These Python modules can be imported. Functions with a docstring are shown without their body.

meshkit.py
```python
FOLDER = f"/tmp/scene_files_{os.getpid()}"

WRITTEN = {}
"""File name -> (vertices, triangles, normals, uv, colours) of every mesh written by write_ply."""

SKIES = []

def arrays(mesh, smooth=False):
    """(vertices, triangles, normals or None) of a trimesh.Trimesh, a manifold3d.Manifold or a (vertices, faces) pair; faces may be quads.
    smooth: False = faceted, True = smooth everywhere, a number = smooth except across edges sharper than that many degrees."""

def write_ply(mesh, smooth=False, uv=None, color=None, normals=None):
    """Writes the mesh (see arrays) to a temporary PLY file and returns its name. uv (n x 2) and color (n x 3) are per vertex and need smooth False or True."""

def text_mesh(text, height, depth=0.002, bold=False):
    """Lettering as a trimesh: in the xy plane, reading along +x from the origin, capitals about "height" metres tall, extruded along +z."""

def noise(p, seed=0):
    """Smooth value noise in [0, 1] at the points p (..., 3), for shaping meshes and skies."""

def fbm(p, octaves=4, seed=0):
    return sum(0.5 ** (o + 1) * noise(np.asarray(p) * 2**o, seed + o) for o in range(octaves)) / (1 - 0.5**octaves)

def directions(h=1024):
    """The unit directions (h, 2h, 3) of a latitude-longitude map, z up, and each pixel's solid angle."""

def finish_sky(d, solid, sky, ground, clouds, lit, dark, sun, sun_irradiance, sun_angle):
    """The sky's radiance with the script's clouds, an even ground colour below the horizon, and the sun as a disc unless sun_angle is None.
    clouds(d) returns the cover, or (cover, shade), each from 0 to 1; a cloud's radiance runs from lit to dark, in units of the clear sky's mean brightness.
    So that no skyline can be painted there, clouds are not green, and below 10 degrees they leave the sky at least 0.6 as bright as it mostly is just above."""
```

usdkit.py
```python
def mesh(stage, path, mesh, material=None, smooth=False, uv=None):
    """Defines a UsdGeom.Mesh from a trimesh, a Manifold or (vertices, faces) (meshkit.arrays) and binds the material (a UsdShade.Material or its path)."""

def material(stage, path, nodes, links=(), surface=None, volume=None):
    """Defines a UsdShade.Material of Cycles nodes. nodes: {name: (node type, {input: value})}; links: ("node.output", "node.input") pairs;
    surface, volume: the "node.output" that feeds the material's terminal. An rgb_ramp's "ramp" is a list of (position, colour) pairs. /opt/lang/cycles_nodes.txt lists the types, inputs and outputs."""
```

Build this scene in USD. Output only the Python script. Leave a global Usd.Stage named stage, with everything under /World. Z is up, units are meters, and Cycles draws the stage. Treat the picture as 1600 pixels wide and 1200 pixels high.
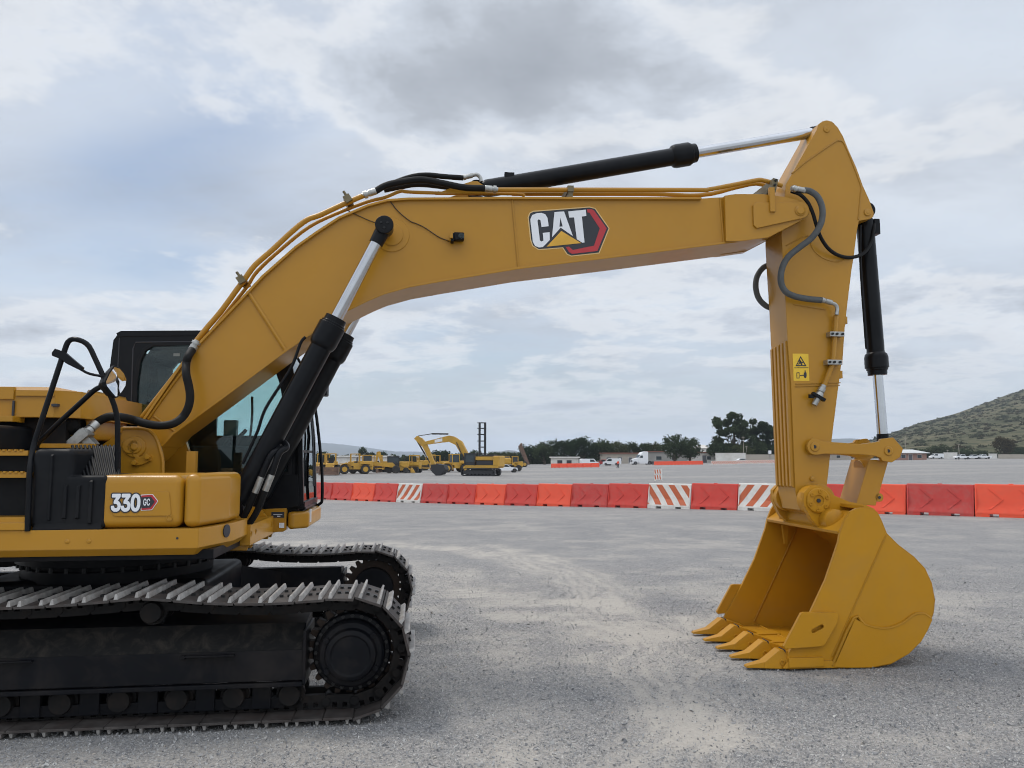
import math, random, numpy as np, trimesh, usdkit, meshkit, manifold3d
from pxr import Usd, UsdGeom, UsdLux, UsdShade, Gf, Sdf, Vt
from shapely.geometry import Polygon, LineString, Point, box as sbox
from shapely import union_all, affinity
PI = math.pi
stage = Usd.Stage.CreateInMemory()
UsdGeom.SetStageUpAxis(stage, UsdGeom.Tokens.z)
UsdGeom.SetStageMetersPerUnit(stage, 1.0)
UsdGeom.Xform.Define(stage, '/World'); UsdGeom.Scope.Define(stage, '/World/Looks')

# ------------------------------------------------------------------ camera, sky, sun, exposure
CAM_H, FPX, HORIZON = 1.75, 1200.0, 715.0
PITCH = math.atan((HORIZON - 600) / FPX)
cam = UsdGeom.Camera.Define(stage, '/World/camera')
cam.CreateHorizontalApertureAttr(36.0); cam.CreateVerticalApertureAttr(27.0)
cam.CreateFocalLengthAttr(36.0 * FPX / 1600); cam.CreateClippingRangeAttr(Gf.Vec2f(0.05, 60000))
cam.AddTranslateOp().Set(Gf.Vec3d(0, 0, CAM_H)); cam.AddRotateXOp().Set(90 + math.degrees(PITCH))
cam.CreateExposureAttr(0.10)

SUN_DIR = np.array([-0.42, 0.22, 0.88]); SUN_DIR /= np.linalg.norm(SUN_DIR)
SUN_EL = math.asin(SUN_DIR[2]); SUN_ROT = math.atan2(SUN_DIR[0], SUN_DIR[1])
sun = UsdLux.DistantLight.Define(stage, '/World/sun')
sun.CreateIntensityAttr(0.40); sun.CreateAngleAttr(14.0); sun.CreateNormalizeAttr(True); sun.CreateColorAttr(Gf.Vec3f(1, .94, .85))
sun.AddTransformOp().Set(Gf.Matrix4d().SetRotate(Gf.Rotation(Gf.Vec3d(0, 0, 1), Gf.Vec3d(*map(float, SUN_DIR)))))

SKY_STRENGTH = 0.10
HAZE_D = 1.0e-4
def make_sky():
    n = {'sky': ('sky_texture', dict(sky_type='single_scattering', sun_disc=False, sun_elevation=SUN_EL, sun_rotation=SUN_ROT, aerosol_density=1.0)),
         'tc': ('texture_coordinate', {}), 'sep': ('separate_xyz', {}), 'zc': ('math', dict(math_type='maximum', value2=0.0)), 'za': ('math', dict(math_type='add', value2=DECK)),
         'zv': ('combine_xyz', dict(z=1.0)), 'pl': ('vector_math', dict(math_type='divide')), 'bg': ('background_shader', dict(strength=SKY_STRENGTH))}
    k = [('tc.generated', 'sep.vector'), ('sep.z', 'zc.value1'), ('zc.value', 'za.value1'), ('za.value', 'zv.x'), ('za.value', 'zv.y'), ('tc.generated', 'pl.vector1'), ('zv.vector', 'pl.vector2')]
    def noise(name, sx, sy, detail, rough, dist, loc):
        # noise on one level cloud deck
        n[name + 'm'] = ('mapping', dict(location=loc, scale=(sx, sy, 0.0), rotation=(0, 0, .25)))
        n[name] = ('noise_texture', dict(scale=1.0, detail=detail, roughness=rough, distortion=dist))
        k.extend([('pl.vector', name + 'm.vector'), (name + 'm.vector', name + '.vector')])
    def math(name, typ, a, b, c=None):
        d = dict(math_type=typ)
        for slot, v in (('value1', a), ('value2', b), ('value3', c)):
            if v is None: continue
            if isinstance(v, str): k.append((v, name + '.' + slot))
            else: d[slot] = v
        n[name] = ('math', d); return name + '.value'
    def spot(name, at, sx, sy, amp):
        # one soft mass of the deck
        n[name + 's'] = ('vector_math', dict(math_type='subtract', vector2=(at[0], at[1], 0.0))); n[name + 'k'] = ('vector_math', dict(math_type='multiply', vector2=(1 / sx, 1 / sy, 0.0))); n[name + 'd'] = ('vector_math', dict(math_type='dot_product'))
        k.extend([('pl.vector', name + 's.vector1'), (name + 's.vector', name + 'k.vector1'), (name + 'k.vector', name + 'd.vector1'), (name + 'k.vector', name + 'd.vector2')])
        return math(name + 'a', 'multiply', math(name + 'e', 'exponent', math(name + 'n', 'multiply', name + 'd.value', -1.0), 0.0), amp)
    noise('big', .42, .60, 6.0, .50, .2, (CL[0], CL[1], 0)); noise('mid', 1.15, 1.5, 10.0, .56, .35, (CL[2], CL[3], 1)); noise('puff', 1.25, 1.25, 10.0, .62, .15, (CL[4], CL[5], 2)); noise('fine', 3.4, 4.2, 8.0, .62, .3, (7.7, 2.3, 3))
    # high thin sheet, leaving some blue
    cov = math('c3', 'add', math('c2', 'multiply_add', 'mid.fac', .45, math('c1', 'multiply', 'big.fac', .55)), 0.0)
    for i, b in enumerate(COVER_SPOTS): cov = math(f'c4{i}', 'add', cov, spot(f'cb{i}', *b))
    n['cover'] = ('rgb_ramp', dict(ramp=[(0.0, (.25,) * 3), (.36, (.30,) * 3), (.46, (.72,) * 3), (.56, (.97,) * 3), (1, (1, 1, 1))])); k.append((cov, 'cover.fac'))
    tk = math('t2', 'multiply_add', 'fine.fac', .16, math('t1', 'multiply', 'mid.fac', .84))
    n['sheet'] = ('rgb_ramp', dict(ramp=[(0.0, C_WHITE), (.40, C_WHITE), (.52, C_MID), (.66, C_GREY), (1.0, C_GREY)])); k.append((tk, 'sheet.fac'))
    n['m1'] = ('mix', {}); n['sk'] = ('vector_math', dict(math_type='scale', scale=CLOUD_K)); k.extend([('sheet.color', 'sk.vector1'), ('cover.color', 'm1.fac'), ('sky.color', 'm1.color1'), ('sk.vector', 'm1.color2')])
    # lower clouds with bright rims and grey bellies
    low = math('l3', 'multiply_add', 'fine.fac', .16, math('l2', 'multiply_add', 'mid.fac', .22, math('l1', 'multiply', 'puff.fac', .58)))
    for i, b in enumerate(THICK_SPOTS): low = math(f'l4{i}', 'add', low, spot(f'tb{i}', *b))
    n['lowc'] = ('rgb_ramp', dict(ramp=[(0.0, (0, 0, 0)), (.465, (0, 0, 0)), (.53, (.85,) * 3), (.65, (.95,) * 3), (1, (1, 1, 1))])); n['lowt'] = ('rgb_ramp', dict(ramp=[(0.0, C_BRIGHT), (.50, C_BRIGHT), (.55, C_MID), (.61, C_GREY), (.78, C_DARK), (1, C_DARK)]))
    n['lk'] = ('vector_math', dict(math_type='scale', scale=CLOUD_K)); n['m2'] = ('mix', {})
    k.extend([(low, 'lowc.fac'), (low, 'lowt.fac'), ('lowt.color', 'lk.vector1'), ('lowc.color', 'm2.fac'), ('m1.color', 'm2.color1'), ('lk.vector', 'm2.color2')])
    # an overcast deck is brightest overhead; towards the horizon it thins into pale air
    n['up'] = ('map_range', dict(range_type='smoothstep', from_min=.45, from_max=1.0, to_min=1.0, to_max=ZENITH, clamp=True)); n['m3'] = ('vector_math', dict(math_type='scale'))
    n['hz'] = ('map_range', dict(range_type='smoothstep', from_min=-.02, from_max=.16, to_min=.72, to_max=0.0, clamp=True)); n['hmix'] = ('mix', dict(color2=tuple(CLOUD_K * c for c in C_HORIZON)))
    k.extend([('sep.z', 'up.value'), ('m2.color', 'm3.vector1'), ('up.result', 'm3.scale'), ('sep.z', 'hz.value'), ('hz.result', 'hmix.fac'), ('m3.vector', 'hmix.color1'), ('hmix.color', 'bg.color')])
    return usdkit.material(stage, '/World/Looks/sky_air', n, k, surface='bg.background')
DECK = 0.17
def deck(u, v):
    """Where the cloud seen at this pixel lies on the deck."""
    x, y = (u - 800) / FPX, -(v - 600) / FPX
    r = np.array([x, math.cos(PITCH) - y * math.sin(PITCH), math.sin(PITCH) + y * math.cos(PITCH)]); r /= np.linalg.norm(r)
    return tuple(r[:2] / (r[2] + DECK))
CL = (3.1, 1.4, 8.2, 5.5, 4.4, 9.1)
CLOUD_K, ZENITH = 8.2, 1.7
C_BRIGHT, C_WHITE, C_MID, C_GREY, C_DARK, C_HORIZON = (1.06, 1.075, 1.09), (.87, .94, 1.03), (.72, .78, .87), (.52, .565, .635), (.36, .395, .455), (.61, .69, .765)
COVER_SPOTS = [(deck(200, 280), .30, .20, -.13), (deck(330, 210), .22, .14, -.07), (deck(1200, 300), 1.0, .7, .06)]
THICK_SPOTS = [(deck(790, 140), .48, .17, .135), (deck(1330, 70), .30, .2, -.07), (deck(330, 70), .35, .22, -.07), (deck(200, 280), .4, .25, -.10), (deck(1200, 330), .6, .35, -.05), (deck(900, 580), .7, .4, .035), (deck(30, 520), .35, .22, .07)]
dome = UsdLux.DomeLight.Define(stage, '/World/sky')
dome.GetPrim().SetCustomDataByKey('kind', 'structure')
UsdShade.MaterialBindingAPI.Apply(dome.GetPrim()).Bind(make_sky())

# ------------------------------------------------------------------ helpers
used = {}
def path_for(name, parent=None):
    base = str(parent.GetPath()) if parent is not None else '/World'
    key = base + '/' + name
    i = used.get(key, -1) + 1; used[key] = i
    return key if i == 0 else f'{key}_{i:03d}'
def tag(prim, label=None, cat=None, group=None, kind=None):
    for kk, v in (('label', label), ('category', cat), ('group', group), ('kind', kind)):
        if v: prim.SetCustomDataByKey(kk, v)
    return prim
def obj(name, mesh, mat, parent=None, label=None, smooth=30):
    p = usdkit.mesh(stage, path_for(name, parent), mesh, mat, smooth=smooth).GetPrim()
    if label: tag(p, label)
    return p
def stuff(p): return tag(p, kind='stuff')
def place(prim, loc, rz=0.0):
    x = UsdGeom.Xformable(prim); x.ClearXformOpOrder()
    x.AddTranslateOp().Set(Gf.Vec3d(*map(float, loc))); x.AddRotateZOp().Set(float(math.degrees(rz)))
def thing(name, label, cat, loc=(0, 0, 0), rz=0.0, group=None):
    p = UsdGeom.Xform.Define(stage, path_for(name)).GetPrim(); place(p, loc, rz)
    return tag(p, label, cat, group)
def dup(src, label, loc, rz=0.0, group=None):
    d = src.GetCustomData(); base = src.GetName()
    if base[-4:-3] == '_' and base[-3:].isdigit(): base = base[:-4]
    p = UsdGeom.Xform.Define(stage, path_for(base)).GetPrim()
    p.GetReferences().AddInternalReference(src.GetPath()); p.SetInstanceable(True)
    place(p, loc, rz)
    return tag(p, label or d['label'], d['category'], group or d.get('group'))
def struct(name, mesh, mat, label=None, smooth=30, kind='structure'):
    p = obj(name, mesh, mat, None, label, smooth); return tag(p, kind=kind)
cat_ = trimesh.util.concatenate
def bx(x0, x1, y0, y1, z0, z1):
    m = trimesh.creation.box(((x1 - x0), (y1 - y0), (z1 - z0))); m.apply_translation(((x0 + x1) / 2, (y0 + y1) / 2, (z0 + z1) / 2)); return m
def _sh(poly):
    s = poly if hasattr(poly, 'geom_type') else Polygon(poly)
    if not s.is_valid: s = s.buffer(0)
    return [g for g in (s.geoms if hasattr(s, 'geoms') else [s]) if g.area > 1e-9]
def ext(poly, y0, y1):
    """A polygon in (x, z) extruded from y0 to y1."""
    out = []
    for g in _sh(poly):
        m = trimesh.creation.extrude_polygon(g, y1 - y0, engine='earcut')
        v = m.vertices.copy(); m.vertices = np.c_[v[:, 0], v[:, 2] + y0, v[:, 1]]; m.invert(); out.append(m)
    return cat_(out)
def extz(poly, z0, z1):
    out = []
    for g in _sh(poly):
        m = trimesh.creation.extrude_polygon(g, z1 - z0, engine='earcut'); m.apply_translation((0, 0, z0)); out.append(m)
    return cat_(out)
def extx(poly, x0, x1):
    """A polygon in (y, z) extruded along x."""
    out = []
    for g in _sh(poly):
        m = trimesh.creation.extrude_polygon(g, x1 - x0, engine='earcut')
        v = m.vertices.copy(); m.vertices = np.c_[v[:, 2] + x0, v[:, 0], v[:, 1]]; out.append(m)
    return cat_(out)
def frame(d):
    d = np.asarray(d, float); d = d / np.linalg.norm(d)
    a = np.cross(d, (0, 0, 1.0) if abs(d[2]) < .9 else (1.0, 0, 0)); a /= np.linalg.norm(a)
    return d, a, np.cross(d, a)
def lathe(p0, p1, prof, seg=24):
    """Rings (t along p0-p1 in metres, radius)."""
    p0, p1 = np.asarray(p0, float), np.asarray(p1, float); d, a, b = frame(p1 - p0)
    t = np.linspace(0, 2 * PI, seg, endpoint=False); V = []
    for s, r in prof: V.append(p0 + d * s + r * (np.cos(t)[:, None] * a + np.sin(t)[:, None] * b))
    n = len(prof); V = np.vstack(V + [[p0 + d * prof[0][0]], [p0 + d * prof[-1][0]]]); F = []
    for i in range(n - 1):
        for j in range(seg):
            q = (j + 1) % seg
            F += [(i * seg + j, i * seg + q, (i + 1) * seg + q), (i * seg + j, (i + 1) * seg + q, (i + 1) * seg + j)]
    for j in range(seg):
        q = (j + 1) % seg; F += [(n * seg, q, j), (n * seg + 1, (n - 1) * seg + j, (n - 1) * seg + q)]
    return trimesh.Trimesh(V, F, process=False)
def cyl(p0, p1, r, r1=None, seg=20):
    l = float(np.linalg.norm(np.asarray(p1, float) - np.asarray(p0, float)))
    return lathe(p0, p1, [(0, r), (l, r if r1 is None else r1)], seg)
def spline(pts, n=8):
    p = np.asarray(pts, float)
    if len(p) < 3: return p
    q = np.vstack([2 * p[0] - p[1], p, 2 * p[-1] - p[-2]]); out = []
    for i in range(1, len(q) - 2):
        for t in np.linspace(0, 1, n, endpoint=False):
            a, b, c, d = q[i - 1], q[i], q[i + 1], q[i + 2]
            out.append(.5 * (2 * b + (c - a) * t + (2 * a - 5 * b + 4 * c - d) * t * t + (3 * b - a - 3 * c + d) * t ** 3))
    return np.array(out + [p[-1]])
def bent(pts, r=.09, n=5):
    """Straight runs with rounded bends."""
    p = [np.asarray(q, float) for q in pts]; out = [p[0]]
    for i in range(1, len(p) - 1):
        a, b = p[i - 1] - p[i], p[i + 1] - p[i]; la, lb = np.linalg.norm(a), np.linalg.norm(b); k = min(r, la * .45, lb * .45)
        A, B = p[i] + a / la * k, p[i] + b / lb * k
        for t in np.linspace(0, 1, n): out.append((1 - t) ** 2 * A + 2 * t * (1 - t) * p[i] + t * t * B)
    return out + [p[-1]]
def tube(pts, r, seg=10, smooth=8):
    p = spline(pts, smooth) if smooth else np.asarray(pts, float)
    T = np.gradient(p, axis=0); T /= np.linalg.norm(T, axis=1, keepdims=True)
    _, a, _ = frame(T[0]); V = []; th = np.linspace(0, 2 * PI, seg, endpoint=False)
    for i in range(len(p)):
        a = a - T[i] * (a @ T[i]); a /= np.linalg.norm(a); b = np.cross(T[i], a)
        V.append(p[i] + r * (np.cos(th)[:, None] * a + np.sin(th)[:, None] * b))
    n = len(p); V = np.vstack(V + [p[:1], p[-1:]]); F = []
    for i in range(n - 1):
        for j in range(seg):
            q = (j + 1) % seg
            F += [(i * seg + j, i * seg + q, (i + 1) * seg + q), (i * seg + j, (i + 1) * seg + q, (i + 1) * seg + j)]
    for j in range(seg):
        q = (j + 1) % seg; F += [(n * seg, q, j), (n * seg + 1, (n - 1) * seg + j, (n - 1) * seg + q)]
    return trimesh.Trimesh(V, F, process=False)
def hull(pts):
    return trimesh.Trimesh(*(lambda m: (m.vert_properties[:, :3], m.tri_verts))(manifold3d.Manifold.hull_points(np.asarray(pts, float)).to_mesh()), process=False)
def rbox(x0, x1, y0, y1, z0, z1, r, seg=4):
    s = trimesh.creation.icosphere(2, r).vertices
    return hull(np.vstack([s + (x, y, z) for x in (x0 + r, x1 - r) for y in (y0 + r, y1 - r) for z in (z0 + r, z1 - r)]))
def rounded_prism(poly, z0, z1, r):
    """Plan polygon (x, y), convex, with rounded edges all round."""
    s = trimesh.creation.icosphere(2, r).vertices
    q = Polygon(poly).buffer(-r, join_style=2); pts = np.array(q.exterior.coords)[:-1]
    return hull(np.vstack([s + (x, y, z) for x, y in pts for z in (z0 + r, z1 - r)]))
def ribbon(path, thick, y0, y1):
    """A plate that follows a path in (x, z)."""
    return ext(LineString(path).buffer(thick / 2, cap_style=2, join_style=2, mitre_limit=3), y0, y1)
def spun(m, ang, about=(0, 0, 0), axis=(0, 0, 1)):
    m = m.copy(); m.apply_transform(trimesh.transformations.rotation_matrix(ang, axis, about)); return m
def moved(m, t): m = m.copy(); m.apply_translation(t); return m
def scaled(m, s): m = m.copy(); m.vertices = m.vertices * np.asarray(s); return m
def ss(x, a, b):
    t = np.clip((np.asarray(x, float) - a) / (b - a), 0, 1); return t * t * (3 - 2 * t)

# where a pixel of the photograph lies in the place
def ray(u, v):
    x, y = (u - 800) / FPX, -(v - 600) / FPX
    return np.array([x, math.cos(PITCH) - y * math.sin(PITCH), math.sin(PITCH) + y * math.cos(PITCH)])
def at(u, dist):
    """Ground plan point seen in column u at this distance ahead."""
    return ((u - 800) / FPX * dist * math.cos(PITCH), dist)

def gz(x, y):
    """Height of the yard: level under the machine, falling a little beyond, rising to the right far off."""
    x, y = np.asarray(x, float), np.asarray(y, float); s = ss(y, 12, 55)
    z = -.9 * s + .0135 * np.clip(x, 0, 160) * s
    return z
def on(u, dist, dz=0.0):
    x, y = at(u, dist); return np.array([x, y, float(gz(x, y)) + dz])

# ------------------------------------------------------------------ materials
def M(name, nodes, links, surface='p.BSDF', volume=None):
    return usdkit.material(stage, '/World/Looks/' + name, nodes, links, surface=surface, volume=volume)
def plain(name, col, rough=.5, metal=0.0, var=.10, scale=6.0, coat=0.0, bevel=0.0, bump=0.0, bscale=120.0, dirt=None, dirt_amt=0.0, dirt_scale=2.5, spec=.5):
    col = np.array(col, float)
    n = {'p': ('principled_bsdf', dict(roughness=rough, metallic=metal, coat_weight=coat, coat_roughness=.08, specular_ior_level=spec)),
         'tc': ('texture_coordinate', {}), 'nz': ('noise_texture', dict(scale=scale, detail=6.0, roughness=.6)),
         'r': ('rgb_ramp', dict(ramp=[(.3, tuple(col * (1 - var))), (.7, tuple(np.minimum(col * (1 + var), 1)))])),
         'rr': ('map_range', dict(from_min=.25, from_max=.75, to_min=max(.03, rough * .85), to_max=min(1, rough * 1.2), clamp=True))}
    k = [('tc.object', 'nz.vector'), ('nz.fac', 'r.fac'), ('nz.fac', 'rr.value'), ('rr.result', 'p.roughness')]
    last = 'r.color'
    if dirt is not None:
        n['dn'] = ('noise_texture', dict(scale=dirt_scale, detail=10.0, roughness=.68, distortion=.6))
        n['dr'] = ('rgb_ramp', dict(ramp=[(.46, (0, 0, 0)), (.70, (dirt_amt,) * 3)])); n['dm'] = ('mix', dict(color2=dirt))
        k += [('tc.object', 'dn.vector'), ('dn.fac', 'dr.fac'), ('dr.color', 'dm.fac'), (last, 'dm.color1')]; last = 'dm.color'
    k.append((last, 'p.base_color')); nrm = None
    if bevel:
        n['bv'] = ('bevel', dict(radius=bevel, samples=4)); nrm = 'bv.bevel'
    if bump:
        n['bn'] = ('noise_texture', dict(scale=bscale, detail=3.0)); n['bp'] = ('bump', dict(strength=bump, distance=.004))
        k += [('tc.object', 'bn.vector'), ('bn.fac', 'bp.height')]
        if nrm: k.append((nrm, 'bp.normal'))
        nrm = 'bp.normal'
    if nrm: k.append((nrm, 'p.normal'))
    return M(name, n, k)
def pane(name, tint, rough=.0):
    return M(name, {'t': ('transparent_bsdf', dict(color=tint)), 'g': ('glossy_bsdf', dict(roughness=rough, color=(.9, .95, .95))), 'f': ('fresnel', dict(IOR=1.5)), 'm': ('mix_closure', {})},
             [('f.fac', 'm.fac'), ('t.BSDF', 'm.closure1'), ('g.BSDF', 'm.closure2')], surface='m.closure')
YEL = (.415, .198, .012)
MAT = dict(
    yellow=plain('yellow_paint', YEL, .33, var=.04, scale=1.3, coat=.12, spec=.42, bevel=.010, bump=.03, bscale=55, dirt=(.30, .19, .07), dirt_amt=.10, dirt_scale=1.4),
    yellow2=plain('yellow_paint_bucket', (.455, .214, .010), .42, var=.06, scale=1.6, coat=.03, spec=.24, bevel=.010, bump=.05, bscale=45, dirt=(.26, .17, .07), dirt_amt=.22, dirt_scale=1.8),
    black=plain('black_satin_paint', (.0032, .0038, .005), .30, var=.2, scale=4, bevel=.006, spec=.20, dirt=(.03, .028, .026), dirt_amt=.12),
    plastic=plain('black_moulded_plastic', (.0045, .0052, .0065), .5, spec=.20, var=.15, scale=5, bevel=.010, bump=.08, bscale=260, dirt=(.035, .032, .03), dirt_amt=.2),
    rubber=plain('hose_rubber', (.005, .005, .005), .6, spec=.22, var=.2, scale=8),
    hose_grey=plain('hose_sleeve_grey', (.075, .08, .08), .65, var=.2, scale=20, bump=.5, bscale=300),
    chrome=plain('chromed_rod', (.62, .63, .65), .10, metal=1.0, var=.05),
    steel=plain('zinc_fitting', (.42, .42, .40), .35, metal=.9, var=.2, scale=20, bevel=.003),
    clamp=plain('dull_brass_clamp', (.16, .13, .075), .45, metal=.6, var=.25, scale=20, bevel=.003),
    frame=plain('track_frame_paint', (.0025, .003, .0045), .42, var=.25, scale=3, bevel=.008, spec=.18, dirt=(.045, .036, .03), dirt_amt=.28, dirt_scale=3.0),
    frame_dirty=plain('track_frame_dusty', (.009, .009, .009), .7, var=.3, scale=5, spec=.2, dirt=(.060, .050, .040), dirt_amt=.55, dirt_scale=9.0, bump=.3, bscale=60),
    shoe=plain('track_shoe_steel', (.052, .045, .041), .65, metal=.1, var=.5, scale=9, bevel=.004, dirt=(.035, .021, .016), dirt_amt=.8, dirt_scale=6.0, bump=.2, bscale=90),
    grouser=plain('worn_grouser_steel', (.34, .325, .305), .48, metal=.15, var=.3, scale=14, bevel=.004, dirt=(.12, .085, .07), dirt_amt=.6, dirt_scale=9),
    link=plain('track_link_steel', (.006, .0056, .0056), .55, var=.3, scale=9, bevel=.004, spec=.22, dirt=(.035, .024, .018), dirt_amt=.5, dirt_scale=7),
    bolt=plain('dark_bolt_steel', (.02, .02, .02), .4, metal=.5),
    rust=plain('rusty_brown_steel', (.045, .029, .020), .8, var=.3, scale=9),
    white=plain('white_print', (.74, .75, .77), .45, var=.03), dark=plain('dark_print', (.020, .022, .028), .4, var=.1),
    red=plain('red_print', (.42, .028, .035), .4, var=.10), cream=plain('pale_gold_print', (.70, .48, .20), .45, var=.03),
    gold=plain('gold_print', (.66, .36, .035), .4, var=.10), sticker=plain('yellow_sticker', (.74, .47, .03), .45, var=.04),
    glass=pane('cab_glass_green', (.80, .905, .90)), mirror=plain('mirror_glass', (.85, .86, .88), .03, metal=1.0, var=.01),
    seat=plain('seat_fabric', (.020, .021, .022), .85, var=.2), grey=plain('grey_plastic', (.16, .18, .17), .5, var=.1),
)
# ------------------------------------------------------------------ the excavator (machine frame: x forward along the boom, y away from the camera, z up)
YAW = math.radians(7.0)
AX, NX = np.array([math.cos(YAW), math.sin(YAW)]), np.array([-math.sin(YAW), math.cos(YAW)])
_g = ray(250, 1147.5); _g = _g * (-CAM_H / _g[2]); Y0 = float(_g[:2] @ NX) + 1.6
X0 = -2.45
ORG = X0 * AX + Y0 * NX
def X(u, v, y):
    """(x, z) in the machine frame of the point seen at pixel (u, v) on the lengthwise plane y."""
    r = ray(u, v); t = (Y0 + y) / float(r[:2] @ NX); p = r * t
    return float(p[:2] @ AX) - X0, float(p[2]) + CAM_H
def X3(u, v, y): x, z = X(u, v, y); return np.array([x, y, z])
def PX(pts, y): return [X(u, v, y) for u, v in pts]
def PT(pts, y): return [X3(u, v, y) for u, v in pts]
EX = thing('excavator', 'large yellow tracked excavator filling the foreground, boom arched and bucket resting on the gravel', 'excavator', (ORG[0], ORG[1], 0), YAW)
Y_, Y2, BK, PL, ST = MAT['yellow'], MAT['yellow2'], MAT['black'], MAT['plastic'], MAT['steel']
def part(name, mesh, mat=Y_, parent=None, label=None, smooth=30): return obj(name, mesh, mat, parent or EX, label, smooth)

# ---- undercarriage: two tracks
SPX, SPZ = X(548, 1020, -1.50); SPZ = .43
IDX = SPX - 4.0; RT = .385
def track_path():
    """Closed run of the shoe plates' outer face, (x, z), clockwise from the rear bottom."""
    crx = [X(235, 958, -1.45)[0], X(235, 958, -1.45)[0] - 1.75]
    top = SPZ + RT
    pts = [(IDX, .045), (SPX - .10, .045)]
    for a in np.linspace(-85, 80, 14): pts.append((SPX + RT * math.cos(math.radians(a)), SPZ + RT * math.sin(math.radians(a))))
    c0, c1 = crx
    for x in np.linspace(SPX - .12, IDX, 26):
        # the run rests on the carrier rollers and sags between them
        if x > c0: w = (x - c0) / (SPX - .12 - c0); sag = .035 * math.sin(PI * w); z = top + .035 * (1 - w) - sag
        elif x > c1: w = (x - c1) / (c0 - c1); z = top + .035 - .045 * math.sin(PI * w)
        else: w = (c1 - x) / (c1 - IDX); z = top + .035 - .035 * w - .03 * math.sin(PI * w)
        pts.append((x, z))
    for a in np.linspace(100, 260, 12): pts.append((IDX + RT * math.cos(math.radians(a)), SPZ + RT * math.sin(math.radians(a))))
    return LineString(pts + [pts[0]])
def make_shoe(w):
    h = w / 2
    plate = cat_([hull([(x, y, z) for y in (-h, h) for x, z in ((-.088, -.012), (-.092, .006), (.10, .004), (.092, -.010))])])
    return plate
def make_bar(w, x):
    h = w / 2
    return hull([(x + dx, y, z) for dx, z in ((-.013, 0), (.013, 0), (-.0065, .038), (.0065, .038)) for y in ((-h + .004, h - .004) if z == 0 else (-h + .016, h - .016))])
def make_link():
    prof = Polygon([(-.115, -.075), (-.115, -.03), (-.08, -.012), (.08, -.012), (.115, -.03), (.115, -.075), (.085, -.105), (-.085, -.105)])
    win = union_all([sbox(-.05, -.055, -.018, -.02), sbox(.018, -.055, .05, -.02)])
    return cat_([ext(prof.difference(win), y0, y1) for y0, y1 in ((-.115, -.075), (.075, .115))] + [cyl((.098, -.12, -.06), (.098, .12, -.06), .03, seg=10)])
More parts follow.
